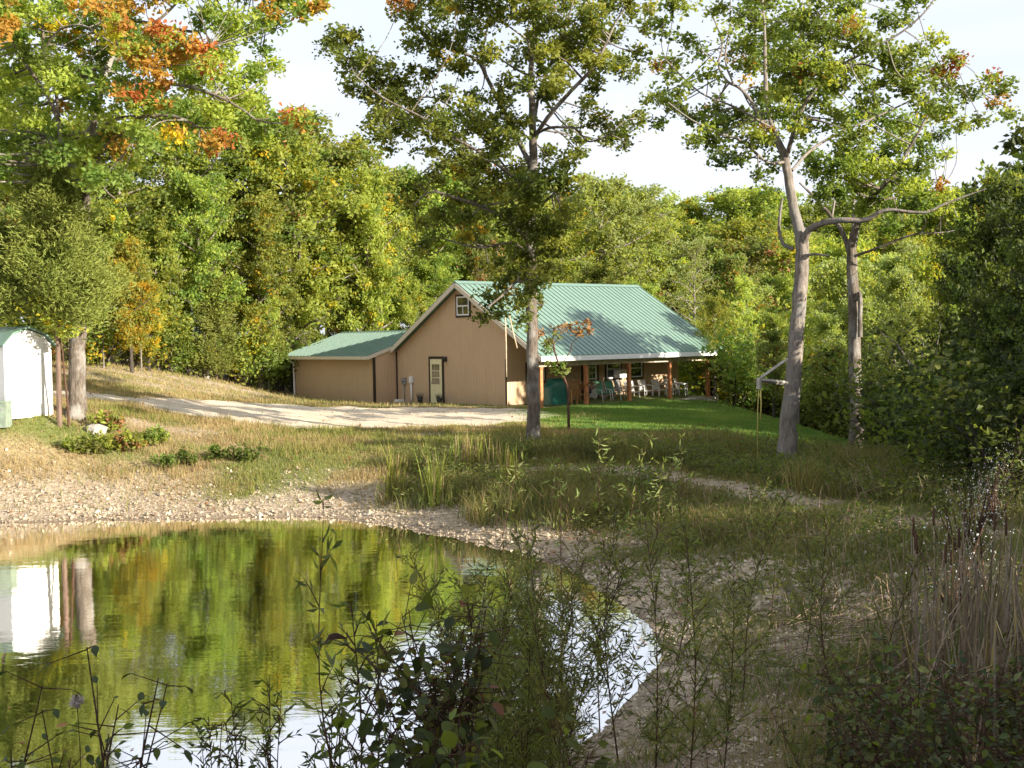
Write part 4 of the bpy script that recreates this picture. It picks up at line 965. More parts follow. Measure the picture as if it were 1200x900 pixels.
blobs = [(400, 45, 20), (385, 55, 11), (412, 75, 20), (440, 88, 22), (430, 110, 17), (405, 105, 12), (450, 128, 22), (470, 108, 20), (445, 150, 16), (472, 150, 19), (492, 130, 19), (512, 150, 22), (530, 162, 17), (458, 170, 10), (500, 175, 12),
 (480, 20, 17), (500, 40, 18), (530, 50, 17), (480, 58, 10), (520, 12, 18), (550, 30, 18), (540, 80, 17), (512, 68, 12), (500, 88, 12), (560, 112, 15), (575, 60, 16), (580, 18, 20), (540, -2, 20), (500, -10, 18), (470, 3, 12, None, 3),
 (600, 100, 17), (620, 60, 22), (640, 28, 24), (660, 60, 22), (650, 90, 19), (680, 50, 22), (690, 18, 20), (668, -5, 24), (620, -2, 24), (588, -20, 24), (640, 112, 16), (600, 140, 20), (570, 150, 19), (548, 130, 17), (590, 168, 20), (560, 182, 16), (610, 195, 16), (640, 182, 14),
 (702, 70, 16), (710, 40, 16), (722, 70, 13), (736, 85, 12), (746, 60, 11), (756, 33, 10), (766, 12, 10), (740, 10, 14), (715, 0, 16), (700, 100, 13), (690, 125, 12), (702, 140, 12), (720, 155, 14), (740, 150, 12), (735, 170, 9), (750, 138, 7), (710, 165, 9), (680, 170, 12), (670, 150, 10), (665, 190, 13), (655, 215, 14), (680, 182, 9),
 (640, 215, 20), (610, 225, 20), (585, 215, 18), (560, 225, 17), (540, 235, 16), (520, 250, 17), (500, 262, 15), (490, 215, 12), (510, 205, 12), (540, 205, 12), (480, 238, 12), (490, 288, 12), (510, 280, 12), (570, 250, 18), (600, 258, 20), (630, 260, 20, -1.5), (650, 268, 18), (655, 248, 12), (640, 290, 18, -1.2), (615, 300, 16, -1.2), (645, 320, 12, -.8), (630, 325, 13, -1.2), (620, 342, 12, -1), (592, 330, 15), (575, 348, 15), (563, 374, 9), (590, 365, 11), (608, 355, 11), (635, 350, 10), (580, 310, 12), (560, 272, 12), (612, 375, 9, -.6), (545, 262, 12), (620, 240, 14, -1.6), (634, 280, 12, -1.8),
 (600, -60, 40), (650, -60, 38), (560, -50, 28), (700, -50, 28), (625, -110, 32), (590, 120, 13), (520, 110, 12), (560, 150, 14), (535, 175, 12), (480, 80, 8), (620, 15, 14, -2, 2), (690, 70, 14, -2, 2), (655, 100, 13, -2.4, 2), (640, 60, 13, -2.6, 2), (700, 30, 13, -2.6, 2), (630, 222, 12, -2.4, 2), (655, 284, 12, -2, 2), (580, 225, 8, 0, 3), (545, 275, 8, 0, 5)]
oak, og = hero('oak_tree', (624, 518), 35.0, limbs, blobs, 'tall oak with a mottled grey trunk standing in the middle, in front of the house', HM, .135, 38, B_OAK, seed=4, lprob=HP, dens=.88, clumpr=.35, rs=1.1)
# right tree with the long sideways limb
limbs = [
 [(921, 547, 27), (924, 500, 25), (930, 440, 22.5), (935, 380, 21), (939, 325, 20), (940, 285, 19), (935, 262, 15), (929, 240, 14), (924, 210, 13), (919, 183, 12), (908, 158, 9), (901, 130, 7, .3), (897, 92, 6, .5), (896, 40, 4.5, .5), (892, -20, 3, .5)],
 [(939, 290, 14), (948, 270, 11.5, -.3), (965, 261, 10.5, -.7), (987, 258, 9.5, -1), (1013, 258, 8.5, -1.2), (1030, 249, 6.5, -1.4), (1045, 246, 5.6, -1.5), (1083, 249, 4.4, -1.7), (1112, 237, 3.4, -1.8), (1156, 221, 1.8, -2)],
 [(921, 186, 8), (927, 165, 7.5, -.4), (936, 136, 7, -.8), (951, 110, 6.2, -1), (980, 81, 5, -1.3), (1017, 59, 4, -1.6), (1053, 40, 3.2, -1.8), (1083, 15, 2.4, -2), (1100, -10, 1.8, -2)],
 [(908, 160, 6.5), (895, 145, 6, .5), (879, 117, 5.5, 1), (865, 102, 5, 1.2), (852, 95, 4.6, 1.3), (842, 76, 4, 1.4), (846, 50, 3.2, 1.5), (832, 10, 2.4, 1.6)],
 [(860, 100, 3.6, 1.2), (850, 70, 3, 1.4), (855, 30, 2.4, 1.5), (856, -10, 1.8, 1.6)],
 [(919, 190, 5.5), (899, 190, 4.6, -.7), (870, 166, 3.8, -1.2), (840, 155, 3, -1.6), (810, 140, 2.4, -1.8), (783, 120, 1.9, -2)],
 [(905, 150, 4, -.5), (860, 125, 3.4, -1), (820, 108, 2.6, -1.4), (780, 70, 2, -1.6)],
 [(928, 200, 5.5), (950, 176, 5, .7), (980, 158, 4.4, 1.2), (1031, 135, 3.6, 1.6), (1072, 116, 2.8, 1.8), (1108, 103, 2.2, 1.9), (1150, 108, 1.8, 2), (1185, 100, 1.4, 2)],
 [(980, 84, 3.6, -1.2), (1010, 75, 3, -.6), (1050, 88, 2.6, -.2), (1090, 80, 2, 0), (1120, 70, 1.4, 0)],
 [(932, 140, 4, -.8), (925, 100, 3.4, -1), (935, 50, 2.8, -1.2), (950, 0, 2, -1.2)],
 [(951, 112, 3.6, .4), (965, 70, 3, .8), (985, 20, 2.4, 1), (1000, -20, 1.8, 1)],
 [(930, 292, 7, .2), (918, 286, 6.5, .3), (913, 268, 5.5, .4), (915, 244, 4.5, .4), (917, 232, 3, .4)],
 [(940, 300, 5, -.4), (955, 298, 4, -.8), (972, 300, 2.8, -1.2)]]
blobs = [(775, 30, 11), (790, 5, 13), (768, 112, 12), (790, 122, 12), (772, 145, 5), (790, 70, 9), (780, 88, 8), (810, 45, 10), (830, 88, 10), (800, 100, 11), (818, 60, 7), (820, 140, 15), (840, 125, 15), (850, 150, 14), (830, 162, 13), (815, 165, 8), (850, 180, 10), (845, 192, 8), (870, 190, 9), (880, 160, 14), (870, 140, 13), (840, 10, 11), (855, 42, 9), (850, 62, 8), (880, 20, 17), (885, 50, 17), (905, 35, 19), (880, 80, 15), (900, 70, 17), (925, 60, 17), (930, 25, 17), (950, 45, 15), (960, 15, 17), (990, 10, 15), (985, 40, 15), (970, 65, 16), (920, 90, 17), (900, 110, 17), (935, 110, 16), (890, 135, 14), (920, 135, 14), (910, 190, 8), (890, 207, 6), (900, 165, 10), (950, 90, 17), (960, 120, 15), (980, 100, 17), (1000, 80, 16), (1010, 50, 15), (1040, 60, 13), (1040, 25, 13), (1060, 18, 9), (1072, 3, 11),
 (1020, 110, 13), (1040, 90, 15), (1060, 75, 15), (1080, 60, 10), (1070, 100, 15), (1090, 85, 13), (1114, 62, 8, 0, 4), (1120, 76, 9, 0, 4), (1112, 88, 6, 0, 4), (1110, 102, 11), (1085, 120, 12), (1120, 130, 10), (1134, 108, 8), (1150, 100, 9), (1170, 110, 9), (1185, 97, 9), (1190, 130, 8), (1150, 140, 6), (1160, 93, 5, 1, 4), (1168, 122, 4, 1, 3), (950, 150, 12), (980, 140, 13), (1000, 155, 12), (890, 0, 17), (930, -20, 26), (980, -30, 26), (860, -20, 18), (1030, -20, 18), (940, -60, 26), (893, 160, 6, -1, 3), (945, 86, 6, -2, 4), (770, 78, 4, 0, 3), (940, 65, 12, -1.6, 2), (1000, 30, 12, -1.6, 2), (975, 88, 12, -1.8, 2), (1060, 55, 10, 0, 2), (1090, 45, 10, 0, 2), (915, 110, 12, -1.5, 2), (930, 145, 10, -1.5, 2), (1100, 130, 10, 1.6, 2), (1130, 142, 8, 1.6, 2)]
ra, rg = hero('oak_tree', (921, 547), 28.0, limbs, blobs, 'leaning pale-barked oak at right centre with a long sideways limb and a rope bracket', HM, .115, 34, B_PALE, seed=5, lprob=[.62, .24, .125, .008, 0, .007], dens=1.2, clumpr=.3, rs=1.3)
# second right tree
limbs = [
 [(1003, 533, 21), (1004, 480, 18.5), (1002, 420, 17.5), (1001, 360, 16.5), (998, 310, 15.5), (999, 285, 14), (1005, 262, 9), (1013, 243, 7.5, -.4), (1028, 225, 6.6, -.8), (1046, 206, 5.6, -1), (1061, 182, 4.6, -1.2), (1079, 150, 3.4, -1.4), (1095, 120, 2.4, -1.5)],
 [(997, 300, 10), (987, 272, 7.5, .4), (975, 255, 6.4, .8), (957, 234, 5, 1.1), (937, 214, 3.4, 1.3)],
 [(1000, 290, 8), (1000, 250, 6, .6), (1001, 200, 4.6, .8), (1008, 170, 3.2, 1)],
 [(1013, 245, 5), (1030, 235, 4, .7), (1060, 230, 3.2, 1.2), (1100, 225, 2.4, 1.5)],
 [(1001, 300, 5, -.5), (1030, 290, 4, -1), (1070, 275, 3.2, -1.4), (1110, 272, 2.4, -1.6), (1150, 262, 1.6, -1.8)],
 [(975, 256, 4, .8), (978, 220, 3.2, 1), (965, 190, 2.4, 1.2)],
 [(1003, 352, 8, -.2), (1008, 345, 7, -.3), (1008, 395, 8, -.3)]]
blobs = [(960, 200, 13), (980, 190, 15), (1000, 172, 16), (1020, 190, 16), (1040, 170, 16), (1060, 150, 15), (1080, 170, 12), (1100, 160, 9), (1110, 182, 9), (1120, 150, 7), (1070, 195, 12), (1050, 210, 15), (1080, 215, 13), (1030, 220, 15), (1000, 215, 16), (975, 225, 13), (990, 243, 13), (1020, 243, 13), (1050, 238, 12), (1075, 240, 13), (1100, 235, 15, None, 2), (1120, 250, 15, None, 2), (1090, 260, 13), (1140, 268, 13), (1110, 275, 12), (1062, 265, 10), (1130, 238, 12), (1150, 250, 10, None, 5), (950, 182, 10), (1090, 130, 10), (1040, 140, 13), (1010, 135, 12), (960, 230, 9), (1030, 200, 12, -2, 2), (1065, 222, 12, -2, 2), (1000, 198, 11, -2, 2), (1040, 262, 10), (1112, 228, 6, -1, 3), (1160, 272, 9, None, 3), (1130, 285, 8, None, 2), (1105, 218, 6, None, 3)]
rb, rbg = hero('oak_tree', (1003, 533), 36.0, limbs, blobs, 'darker upright oak with a split trunk, right of the leaning pale oak', HM, .135, 34, B_OAK, seed=6, lprob=[.62, .24, .125, .008, 0, .007], dens=1.1, clumpr=.36, rs=1.3)
# big tree at the left
limbs = [
 [(88, 496, 30), (90, 470, 25), (91, 420, 23), (93, 360, 21), (96, 300, 19), (98, 250, 17), (100, 200, 15.5), (104, 165, 14), (112, 130, 12), (122, 90, 10, .5), (135, 50, 8, .8), (140, 0, 6, 1), (140, -60, 4, 1)],
 [(92, 370, 12, -.2), (84, 300, 11, -.5), (78, 230, 10, -.8), (75, 190, 9.5, -1), (70, 150, 8.5, -1.2), (60, 120, 7, -1.5), (42, 92, 5.5, -1.8), (20, 60, 4, -2), (5, 30, 3, -2)],
 [(71, 160, 6, -1.1), (66, 110, 5.5, -1.5), (52, 60, 4.6, -1.8), (50, 20, 3.6, -2), (45, -20, 3, -2)],
 [(98, 250, 9), (104, 208, 8, -.4), (117, 182, 7, -.7), (133, 162, 6, -1), (160, 150, 4, -1.3)],
 [(104, 168, 7), (133, 141, 6.6, -1.2), (167, 137, 6, -1.6), (203, 136, 5, -1.8), (235, 150, 3.6, -2)],
 [(118, 108, 7, .3), (150, 100, 6, -.5), (205, 99, 5, -1.2), (243, 108, 4.6, -1.6), (277, 124, 3.6, -1.8), (300, 140, 2.4, -1.8)],
 [(130, 60, 6, .6), (160, 40, 5.4, .2), (190, 20, 4.6, 0), (220, -10, 3.4, 0)],
 [(140, 20, 6, .8), (190, 30, 5.5, 1), (233, 37, 5, 1.2), (260, 22, 4.2, 1.4), (283, 20, 3.6, 1.5), (320, 25, 2.8, 1.6), (355, 5, 2, 1.6)],
 [(50, 60, 3.6, -1.8), (70, 35, 3.4, -2.2), (98, 30, 2.8, -2.6), (130, 50, 2.4, -2.8), (170, 75, 2, -3)],
 [(180, 100, 3.6, -1), (200, 70, 3, -1.4), (225, 60, 2.4, -1.8), (245, 55, 1.8, -2)]]
blobs = []
Rl = np.random.default_rng(77)
def inpoly(u, v, P):
    c = False; n = len(P)
    for i in range(n):
        (x0, y0), (x1, y1) = P[i], P[(i+1) % n]
        if (y0 > v) != (y1 > v) and u < x0+(v-y0)*(x1-x0)/(y1-y0): c = not c
    return c
PL = [(-60, -90), (300, -90), (385, -30), (370, 5), (345, 30), (330, 50), (322, 78), (296, 96), (335, 135), (345, 160), (300, 165), (250, 150), (225, 150), (180, 170), (165, 200), (130, 215), (60, 215), (-60, 230)]
gaps = [(195, 15, 14), (205, 28, 10), (230, 8, 12), (82, 17, 8), (195, 108, 9), (330, 100, 16), (250, 78, 5), (290, 60, 6)]
for _ in range(2600):
    if len(blobs) > 265: break
    u, v = Rl.uniform(-60, 385), Rl.uniform(-90, 230)
    if not inpoly(u, v, PL) or any(math.hypot(u-a, v-b) < c+9 for a, b, c in gaps): continue
    if any(math.hypot(u-b[0], v-b[1]) < 11.5 for b in blobs): continue
    kind = int(Rl.choice(6, p=[.4, .08, .43, .03, 0, .06]))
    if v < 10 and u < 200 and Rl.random() < .2: kind = 3
    blobs.append((u, v, Rl.uniform(10, 18) if u < 300 else Rl.uniform(8, 13), Rl.uniform(-3.4, 3.2)*(1 if u < 250 else .5), kind))
for u, v, r, k in [(155, 112, 11, 4), (147, 106, 9, 3), (160, 116, 8, 4), (183, 95, 11, 4), (178, 82, 10, 3), (192, 100, 9, 3), (200, 60, 12, 3), (190, 38, 12, 4), (178, 44, 10, 3), (213, 42, 9, 4), (222, 50, 9, 3), (160, 68, 10, 4), (152, 60, 8, 3), (245, 72, 9, 3), (246, 80, 5, 4), (238, 55, 7, 4), (133, 25, 11, 4), (138, 12, 9, 3), (120, 5, 10, 3), (90, 6, 10, 3), (70, 8, 8, 3), (320, 12, 8, 3), (310, 22, 6, 4), (195, 120, 6, 3), (372, 4, 6, 3), (350, 14, 7, 3), (175, 60, 10, 3), (130, 38, 8, 5), (10, 25, 9, 3), (0, 40, 8, 3), (240, 172, 8, 4), (250, 165, 6, 3), (355, 140, 6, 3), (346, 138, 5, 4), (262, 158, 6, 4)]:
    blobs.append((u, v, r, -3.4-Rl.uniform(0, .8), k))
la, lg = hero('oak_tree', (88, 496), 33.4, limbs, blobs, 'massive tree with a broad sunlit trunk and red-tinged crown at the left, beside the shed', HM, .14, 42, B_OAK, seed=8, dens=.85, clumpr=.36)
# cedar in front of it
pc = proto_cedar(202, 6.4, 2.4, 60000, .14, (L_CEDAR,), .40)
g = at(69, 480, 32.3); g[2] = gz(g[0], g[1]); s = (at(60, 196, 32.3)[2]-g[2])/6.4
place(pc, 'cedar_tree', g, s, .4, 'feathery cedar with a thin reddish trunk hiding the upper part of the big left trunk', 'tree', None)
pc2 = proto_cedar(203, 5.0, 1.7, 18000, .15, (L_CEDAR,), .52)
g = at(-5, 470, 32.5); g[2] = gz(g[0], g[1]); place(pc2, 'cedar_tree', g, (at(0, 262, 32)[2]-g[2])/5, 1.4, 'feathery cedar above the shed at the left picture edge', 'tree', None)
# sapling with yellow-green leaves beside it
ps = proto_tree(301, 4.4, .9, .5, 12, 1300, .13, [L_LIME, L_YELLOW], [.75, .25], B_TWIG, clump=.3, r00=.035, lean=.1)
g = at(80, 470, 32.4); g[2] = gz(g[0], g[1]); place(ps, 'sapling', g, (at(76, 292, 32.4)[2]-g[2])/4.4, 0, 'slender sapling with bright yellow-green leaves in front of the left cedar', 'tree', None)
# thin tree with dry reddish leaves in front of the porch
limbs = [[(667, 511, 4), (666, 480, 3.6), (665, 455, 3.4), (656, 430, 3), (650, 412, 2.6), (648, 396, 2)], [(656, 430, 2), (668, 412, 1.6), (672, 400, 1.2), (690, 390, .9)], [(650, 412, 1.8), (640, 395, 1.4), (632, 388, 1)], [(649, 402, 1.4), (665, 384, 1.2), (690, 376, .8)]]
blobs = [(634, 392, 8, -.1, 0), (644, 400, 8, .1, 1), (655, 386, 7, 0, 0), (668, 383, 8, .2, 0), (682, 382, 7, 0, 0), (690, 390, 5, .2, 0), (645, 412, 6, -.1, 2), (655, 427, 9, 0, 2), (645, 430, 8, .2, 3), (662, 432, 7, -.1, 3), (638, 405, 6, 0, 1), (650, 392, 6, 0, 1), (676, 392, 5, 0, 0), (690, 378, 4, 0, 0)]
hero('young_tree', (667, 511), 37.5, limbs, blobs, 'spindly young tree with dry reddish leaves in front of the porch', [L_BROWN, L_OLIVE, L_GREEN, L_OLIVE], .12, 9, B_TWIG, seed=12, dens=2.2, clumpr=.16)
# forked snag at the right against the dark woods
limbs = [[(1090, 500, 8), (1090, 462, 8), (1088, 447, 7.5), (1076, 435, 6), (1062, 422, 5), (1054, 408, 4), (1046, 400, 3), (1032, 390, 1.6)], [(1088, 448, 4), (1096, 430, 3), (1098, 405, 2), (1103, 380, 1)], [(1066, 426, 3.5), (1056, 418, 2.6), (1040, 412, 1.8), (1026, 402, 1)], [(1075, 434, 3), (1082, 410, 2), (1080, 395, 1)]]
hero('dead_tree', (1090, 500), 33.0, limbs, [(1030, 388, 5), (1100, 376, 6), (1024, 400, 4)], 'forked grey snag leaning left in front of the dark trees', [L_DEEP], .12, 14, B_PALE, seed=13, lprob=[1.0])
# low red and green oak sprout by the big left trunk, white rock
gp_ = ground(112, 508)
m = MB(); th = np.linspace(0, 2*math.pi, 9)[:-1]
V = [(math.cos(a)*.26*(1+.2*math.sin(3*a)), math.sin(a)*.25, -.05) for a in th]+[(math.cos(a+.2)*.3*(1+.15*math.sin(2*a+1)), math.sin(a+.2)*.2, .14+.05*math.sin(a*2)) for a in th]+[(math.cos(a)*.12, math.sin(a)*.09, .24) for a in th]
m.add(V, [(i, (i+1) % 8, 8+(i+1) % 8, 8+i) for i in range(8)]+[(8+i, 8+(i+1) % 8, 16+(i+1) % 8, 16+i) for i in range(8)]+[tuple(range(16, 24))])
tag(m.build('rock', plain('pale_limestone', (.3, .28, .25), .9, .2), loc=gp_), 'pale limestone rock at the foot of the massive left trunk', 'rock')
for (u, v, h, k, lb) in [(120, 532, .36, 0, 'sprawling yellow-green oak sprout left of the white rock'), (152, 530, .34, 1, 'sprawling oak sprout with brownish leaves right of the white rock'), (126, 505, .34, 1, 'reddish sprout right behind the white rock'), (178, 524, .28, 0, 'rightmost yellow-green sprout of the patch by the white rock'), (95, 528, .28, 0, 'leftmost yellow-green sprout of the patch by the white rock')]:
    g = ground(u, v); pr = proto_shrub(400+u, h*1.3, h*1.4, 700, .13, [L_LIME, L_GREEN, L_OLIVE] if k == 0 else [L_BROWN, L_OLIVE, L_LIME, L_RED], [.5, .3, .2] if k == 0 else [.2, .35, .42, .03], B_TWIG, 10)
    place(pr, 'oak_sprout', g, 1, 0, lb, 'plant', 'oak sprouts by the white rock', ('stems', 'foliage'))
for (u, v, lb) in [(195, 553, 'small green weed tuft on the meadow, leftmost of the row'), (218, 546, 'small green weed tuft second in the row on the meadow'), (250, 540, 'small dark green weed tuft in the middle of the meadow row'), (275, 540, 'green weed tuft near the right end of the meadow row'), (292, 541, 'green weed tuft at the right end of the meadow row')]:
    g = ground(u, v); pr = proto_shrub(500+u, .35, .35, 420, .09, [L_DEEP, L_GREEN], [.5, .5], B_TWIG, 8); place(pr, 'weed_tuft', g, 1, 0, lb, 'plant', 'weed tufts on the meadow', ('stems', 'foliage'))
# swing ropes hanging off the central oak's low branch
m = MB(); a = at(592, 372, 34.0)
m.tube([a, at(593, 400, 34), at(593.5, 442, 34)], .022, 6); tag(m.build('hanging_rope', plain('pale_rope', (.5, .4, .27), .9)), 'pale rope hanging straight down left of the central oak trunk', 'rope', 'ropes on the oak')
m = MB(); m.tube([at(597, 370, 34), at(602, 392, 34), at(606, 408, 34)], .022, 6)
tag(m.build('hanging_rope', MATS['pale_rope']), 'pale slanting rope between the straight rope and the central oak trunk', 'rope', 'ropes on the oak')
# bracket with a yellow rope on the leaning oak
root = empty('rope_bracket', at(918, 449, 27.75), 'weathered timber bracket with a yellow rope on the leaning oak', 'bracket')
WG = plain('weathered_timber', (.36, .33, .28), .9)
m = MB(); m.tube([at(922, 449, 27.75), at(890, 445.5, 27.0)], .05, 4, smooth=False); rel(m.build('arm', WG, root), root)
m = MB(); m.tube([at(922, 421, 27.75), at(891, 443, 27.0)], .04, 4, smooth=False); rel(m.build('brace', WG, root), root)
m = MB(); m.tube([at(889.5, 443, 27), at(889.5, 456, 27)], .06, 4, smooth=False); rel(m.build('block', WG, root), root)
YR = plain('yellow_rope', (.5, .42, .12), .8)
m = MB(); m.tube([at(889, 455, 27), at(888, 480, 27), at(887.5, 542, 27)], .012, 5); m.tube([at(891, 455, 27), at(892, 475, 27), at(891, 492, 27)], .018, 5); rel(m.build('rope', YR, root), root)
# ------------------------------------------------------------------ ground cover nobody could count
RC = np.random.default_rng(90)
def blades(X, Y, h, w, R, lean=.45, seg=1):
    n = len(X); Z = hgt(X, Y); P = np.c_[X, Y, Z-.02]
    az = R.uniform(0, 2*math.pi, n); wd = np.c_[np.cos(az), np.sin(az), np.zeros(n)]*(w/2)[:, None]
    la = R.uniform(0, 2*math.pi, n); ld = np.c_[np.cos(la), np.sin(la), np.zeros(n)]*(h*lean*R.uniform(.1, 1, n))[:, None]
    tip = P+ld+np.c_[np.zeros(n), np.zeros(n), h]
    if seg == 1:
        V = np.stack([P-wd, P+wd, tip], 1).reshape(-1, 3); F = np.arange(n*3).reshape(-1, 3); return V, F, 1
    mid = P+ld*.3+np.c_[np.zeros(n), np.zeros(n), h*.6]
    V = np.stack([P-wd, P+wd, mid+wd*.7, tip, mid-wd*.7], 1).reshape(-1, 3); b = np.arange(n)[:, None]*5
    F = np.concatenate([b+[0, 1, 2], b+[0, 2, 4], b+[4, 2, 3]], 1).reshape(-1, 3); return V, F, 3
def cover(name, X, Y, h, w, mats, mi, lean=.45, seg=1, R=RC):
    V, F, k = blades(X, Y, h, w, R, lean, seg)
    return tag(link_mesh(name, leaves_mesh(name, V, F, mats, np.repeat(mi, k))), kind='stuff')
def sample(n, x0, x1, y0, y1, f):
    X = RC.uniform(x0, x1, n); Y = RC.uniform(y0, y1, n); k = RC.random(n) < f(X, Y); return X[k], Y[k]
vis = lambda x, y: (np.abs(x/y) < .8)
road_ok = lambda x, y: sstep(-.3, .5, pl_dist(x, y, ROAD)+(fbm(x*.8, y*.8, 4)-.5)*1.6)
# lawn
X, Y = sample(420000, -1, 17, 34, 66, lambda x, y: lawn_mask(x, y)*(~((x-(-.22)-(y-51.2)*1.134 > -99) & (((x+.22)*.6614*-1+(y-51.2)*.75 > -2.5) & ((x+.22)*.75+(y-51.2)*.6614 < 11.8)))))
cover('lawn_grass', X, Y, RC.uniform(.05, .13, len(X)), RC.uniform(.02, .035, len(X)), [G_LAWN, G_MEADOW], (RC.random(len(X)) < .12).astype(int))
# meadow between pond and drive
def fm(x, y):
    g, gg, l, w_ = masks(x, y, pond_sd(x, y)); return vis(x, y)*(1-.85*g)*(1-l)*road_ok(x, y)*(.35+.65*fbm(x*.7, y*.9+3, 3))*(pond_sd(x, y) > .6)
X, Y = sample(500000, -30, 7, 26, 50, fm)
gg = masks(X, Y, pond_sd(X, Y))[1]; pg = np.clip(gg*.8+.22+(fbm(X*1.1, Y*1.1, 3)-.5)*1.2, .05, .95)
mi = np.where(RC.random(len(X)) < pg, 1, 0)
cover('meadow_grass', X, Y, RC.uniform(.05, .16, len(X))*(1+.8*(fbm(X*.9+3, Y*.9, 3) > .55)), RC.uniform(.012, .026, len(X)), [G_DRY, G_MEADOW], mi, .7)
# cut bank and wood edge
X, Y = sample(130000, -34, 4, 42, 66, lambda x, y: vis(x, y)*road_ok(x, y)*.8*sstep(42, 45, y)*(.25+.75*(fbm(x*.8, y*1.2+7, 3) > .5))*((x+.22)*.75+(y-51.2)*.66 < -1.6))
cover('bank_grass', X, Y, RC.uniform(.06, .22, len(X)), RC.uniform(.015, .035, len(X)), [G_DRY, G_MEADOW, L_OLIVE], RC.choice(3, len(X), p=[.6, .28, .12]), .7)
# tall weeds along the pond side and the dam
def fw(x, y):
    d = pond_sd(x, y); tr = sstep(-.1, .3, pl_dist(x, y, TRAIL)+(fbm(x*1.3, y*1.3, 3)-.5)*.8)
    a = sstep(1.0, 2.6, d+(fbm(x*.6, y*.6, 3)-.5)*3)*(x > -3.2)*sstep(33, 30.5, y-.1*x)
    b = np.where(y < 20, sstep(.4, 1.5, d+(fbm(x*.8+2, y*.8, 3)-.5)*2.6), 1)
    return vis(x, y)*a*b*tr*(.45+.55*sstep(.36, .56, fbm(x*.9+6, y*.9, 3)))*(y > 8)
X, Y = sample(520000, -3.5, 21, 8, 35, fw)
sc = np.clip(Y/22, .45, 1.1)
pm = masks(X, Y, pond_sd(X, Y))[1]; pn = fbm(X*.6+40, Y*.6, 3); mi = np.where(RC.random(len(X)) < sstep(.42, .62, pn)*.75, RC.choice([1, 2, 3], len(X), p=[.45, .4, .15]), RC.choice(4, len(X), p=[.5, .24, .08, .18])); 
tall = (.6+1.5*sstep(.42, .7, fbm(X*.55+9, Y*.55, 3)))
cover('tall_weeds', X, Y, RC.uniform(.1, .34, len(X))*tall*(.55+.45*sstep(19, 24, Y)), RC.uniform(.009, .022, len(X))*sc, [G_BANK, G_MEADOW, G_DRY, L_OLIVE], mi, .8, 3)
# leafy weeds: small broad leaves spread through the same zone
X, Y = sample(460000, -3.5, 21, 8, 36, lambda x, y: fw(x, y)*(fbm(x*1.1+20, y*1.1, 3) > .5))
hh = RC.uniform(.0, .42, len(X))*(.5+1.2*fbm(X*.55+9, Y*.55, 3)); P = np.c_[X, Y, hgt(X, Y)+hh]
V, F = leaf_geo(P, .075*np.clip(Y/18, .6, 1.3), RC, aspect=.4, up=.6)
tag(link_mesh('leafy_weeds', leaves_mesh('leafy_weeds', V, F, [G_BANK, L_GREEN, L_WILLOW, L_OLIVE], np.repeat(RC.choice(4, len(X), p=[.3, .25, .3, .15]), 2))), kind='stuff')
# ravine edge undergrowth
X, Y = sample(90000, 10, 24, 20, 48, lambda x, y: vis(x, y)*(1-lawn_mask(x, y))*.9)
hh = RC.uniform(.0, .8, len(X))*(.3+1.2*fbm(X*.4+9, Y*.4, 3)); P = np.c_[X, Y, hgt(X, Y)+hh]
V, F = leaf_geo(P, .14, RC, aspect=.4, up=.6)
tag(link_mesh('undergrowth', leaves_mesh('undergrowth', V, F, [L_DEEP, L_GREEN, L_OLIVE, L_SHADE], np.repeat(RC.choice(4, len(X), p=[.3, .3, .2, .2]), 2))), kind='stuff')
# fallen leaves
X, Y = sample(90000, -24, 17, 9, 64, lambda x, y: vis(x, y)*(pond_sd(x, y) > .1)*(.1+.9*(fbm(x*.5, y*.5+30, 3) > .5))*np.clip(14/y, .15, 1))
Z = hgt(X, Y)+RC.uniform(.01, .04, len(X)); a = RC.normal(size=(len(X), 3)); a[:, 2] *= .25
V, F = leaf_geo(np.c_[X, Y, Z], .07*np.clip(Y/18, .7, 1.4), RC, aspect=.75, up=3, dirs=unit(a), spread=.2)
tag(link_mesh('fallen_leaves', leaves_mesh('fallen_leaves', V, F, [L_BROWN, L_OLIVE, G_DRY], np.repeat(RC.choice(3, len(X), p=[.6, .1, .3]), 2))), kind='stuff')
# floating specks and leaves close to the far shore are left to the water; pebbles on the shore
ROCK = plain('shore_stone', (.33, .27, .19), .9, .15, var=.5, sc=3)
ROCK2 = plain('pale_shore_stone', (.58, .5, .38), .9, .15, var=.2, sc=3)
def fp(x, y):
    d = pond_sd(x, y); return vis(x, y)*(d > .02)*np.exp(-np.maximum(d-1.2, 0)/1.6)*np.clip(24/y, .6, 1.0)
X, Y = sample(90000, -18, 9, 9, 31, fp)
x2, y2 = sample(70000, 0, 7, 8.5, 20, lambda x, y: vis(x, y)*(pond_sd(x, y) > .02)*np.exp(-np.maximum(pond_sd(x, y)-2.5, 0)/1.2))
X = np.r_[X, x2]; Y = np.r_[Y, y2]; n = len(X)
r = np.exp(RC.normal(-3.75, .45, n)); r = np.minimum(r, .1)*np.clip(Y/20, .55, 1.2); Z = hgt(X, Y)+r*.15
o8 = np.array([(1, 0, 0), (0, 1, 0), (-1, 0, 0), (0, -1, 0), (0, 0, .7), (0, 0, -.7), ], float)
V = np.c_[X, Y, Z][:, None]+o8[None]*r[:, None, None]*RC.uniform(.6, 1.25, (n, 6, 1))+RC.normal(0, .12, (n, 6, 3))*r[:, None, None]
f8 = np.array([(0, 1, 4), (1, 2, 4), (2, 3, 4), (3, 0, 4), (1, 0, 5), (2, 1, 5), (3, 2, 5), (0, 3, 5)])
F = (np.arange(n)[:, None, None]*6+f8[None]).reshape(-1, 3)
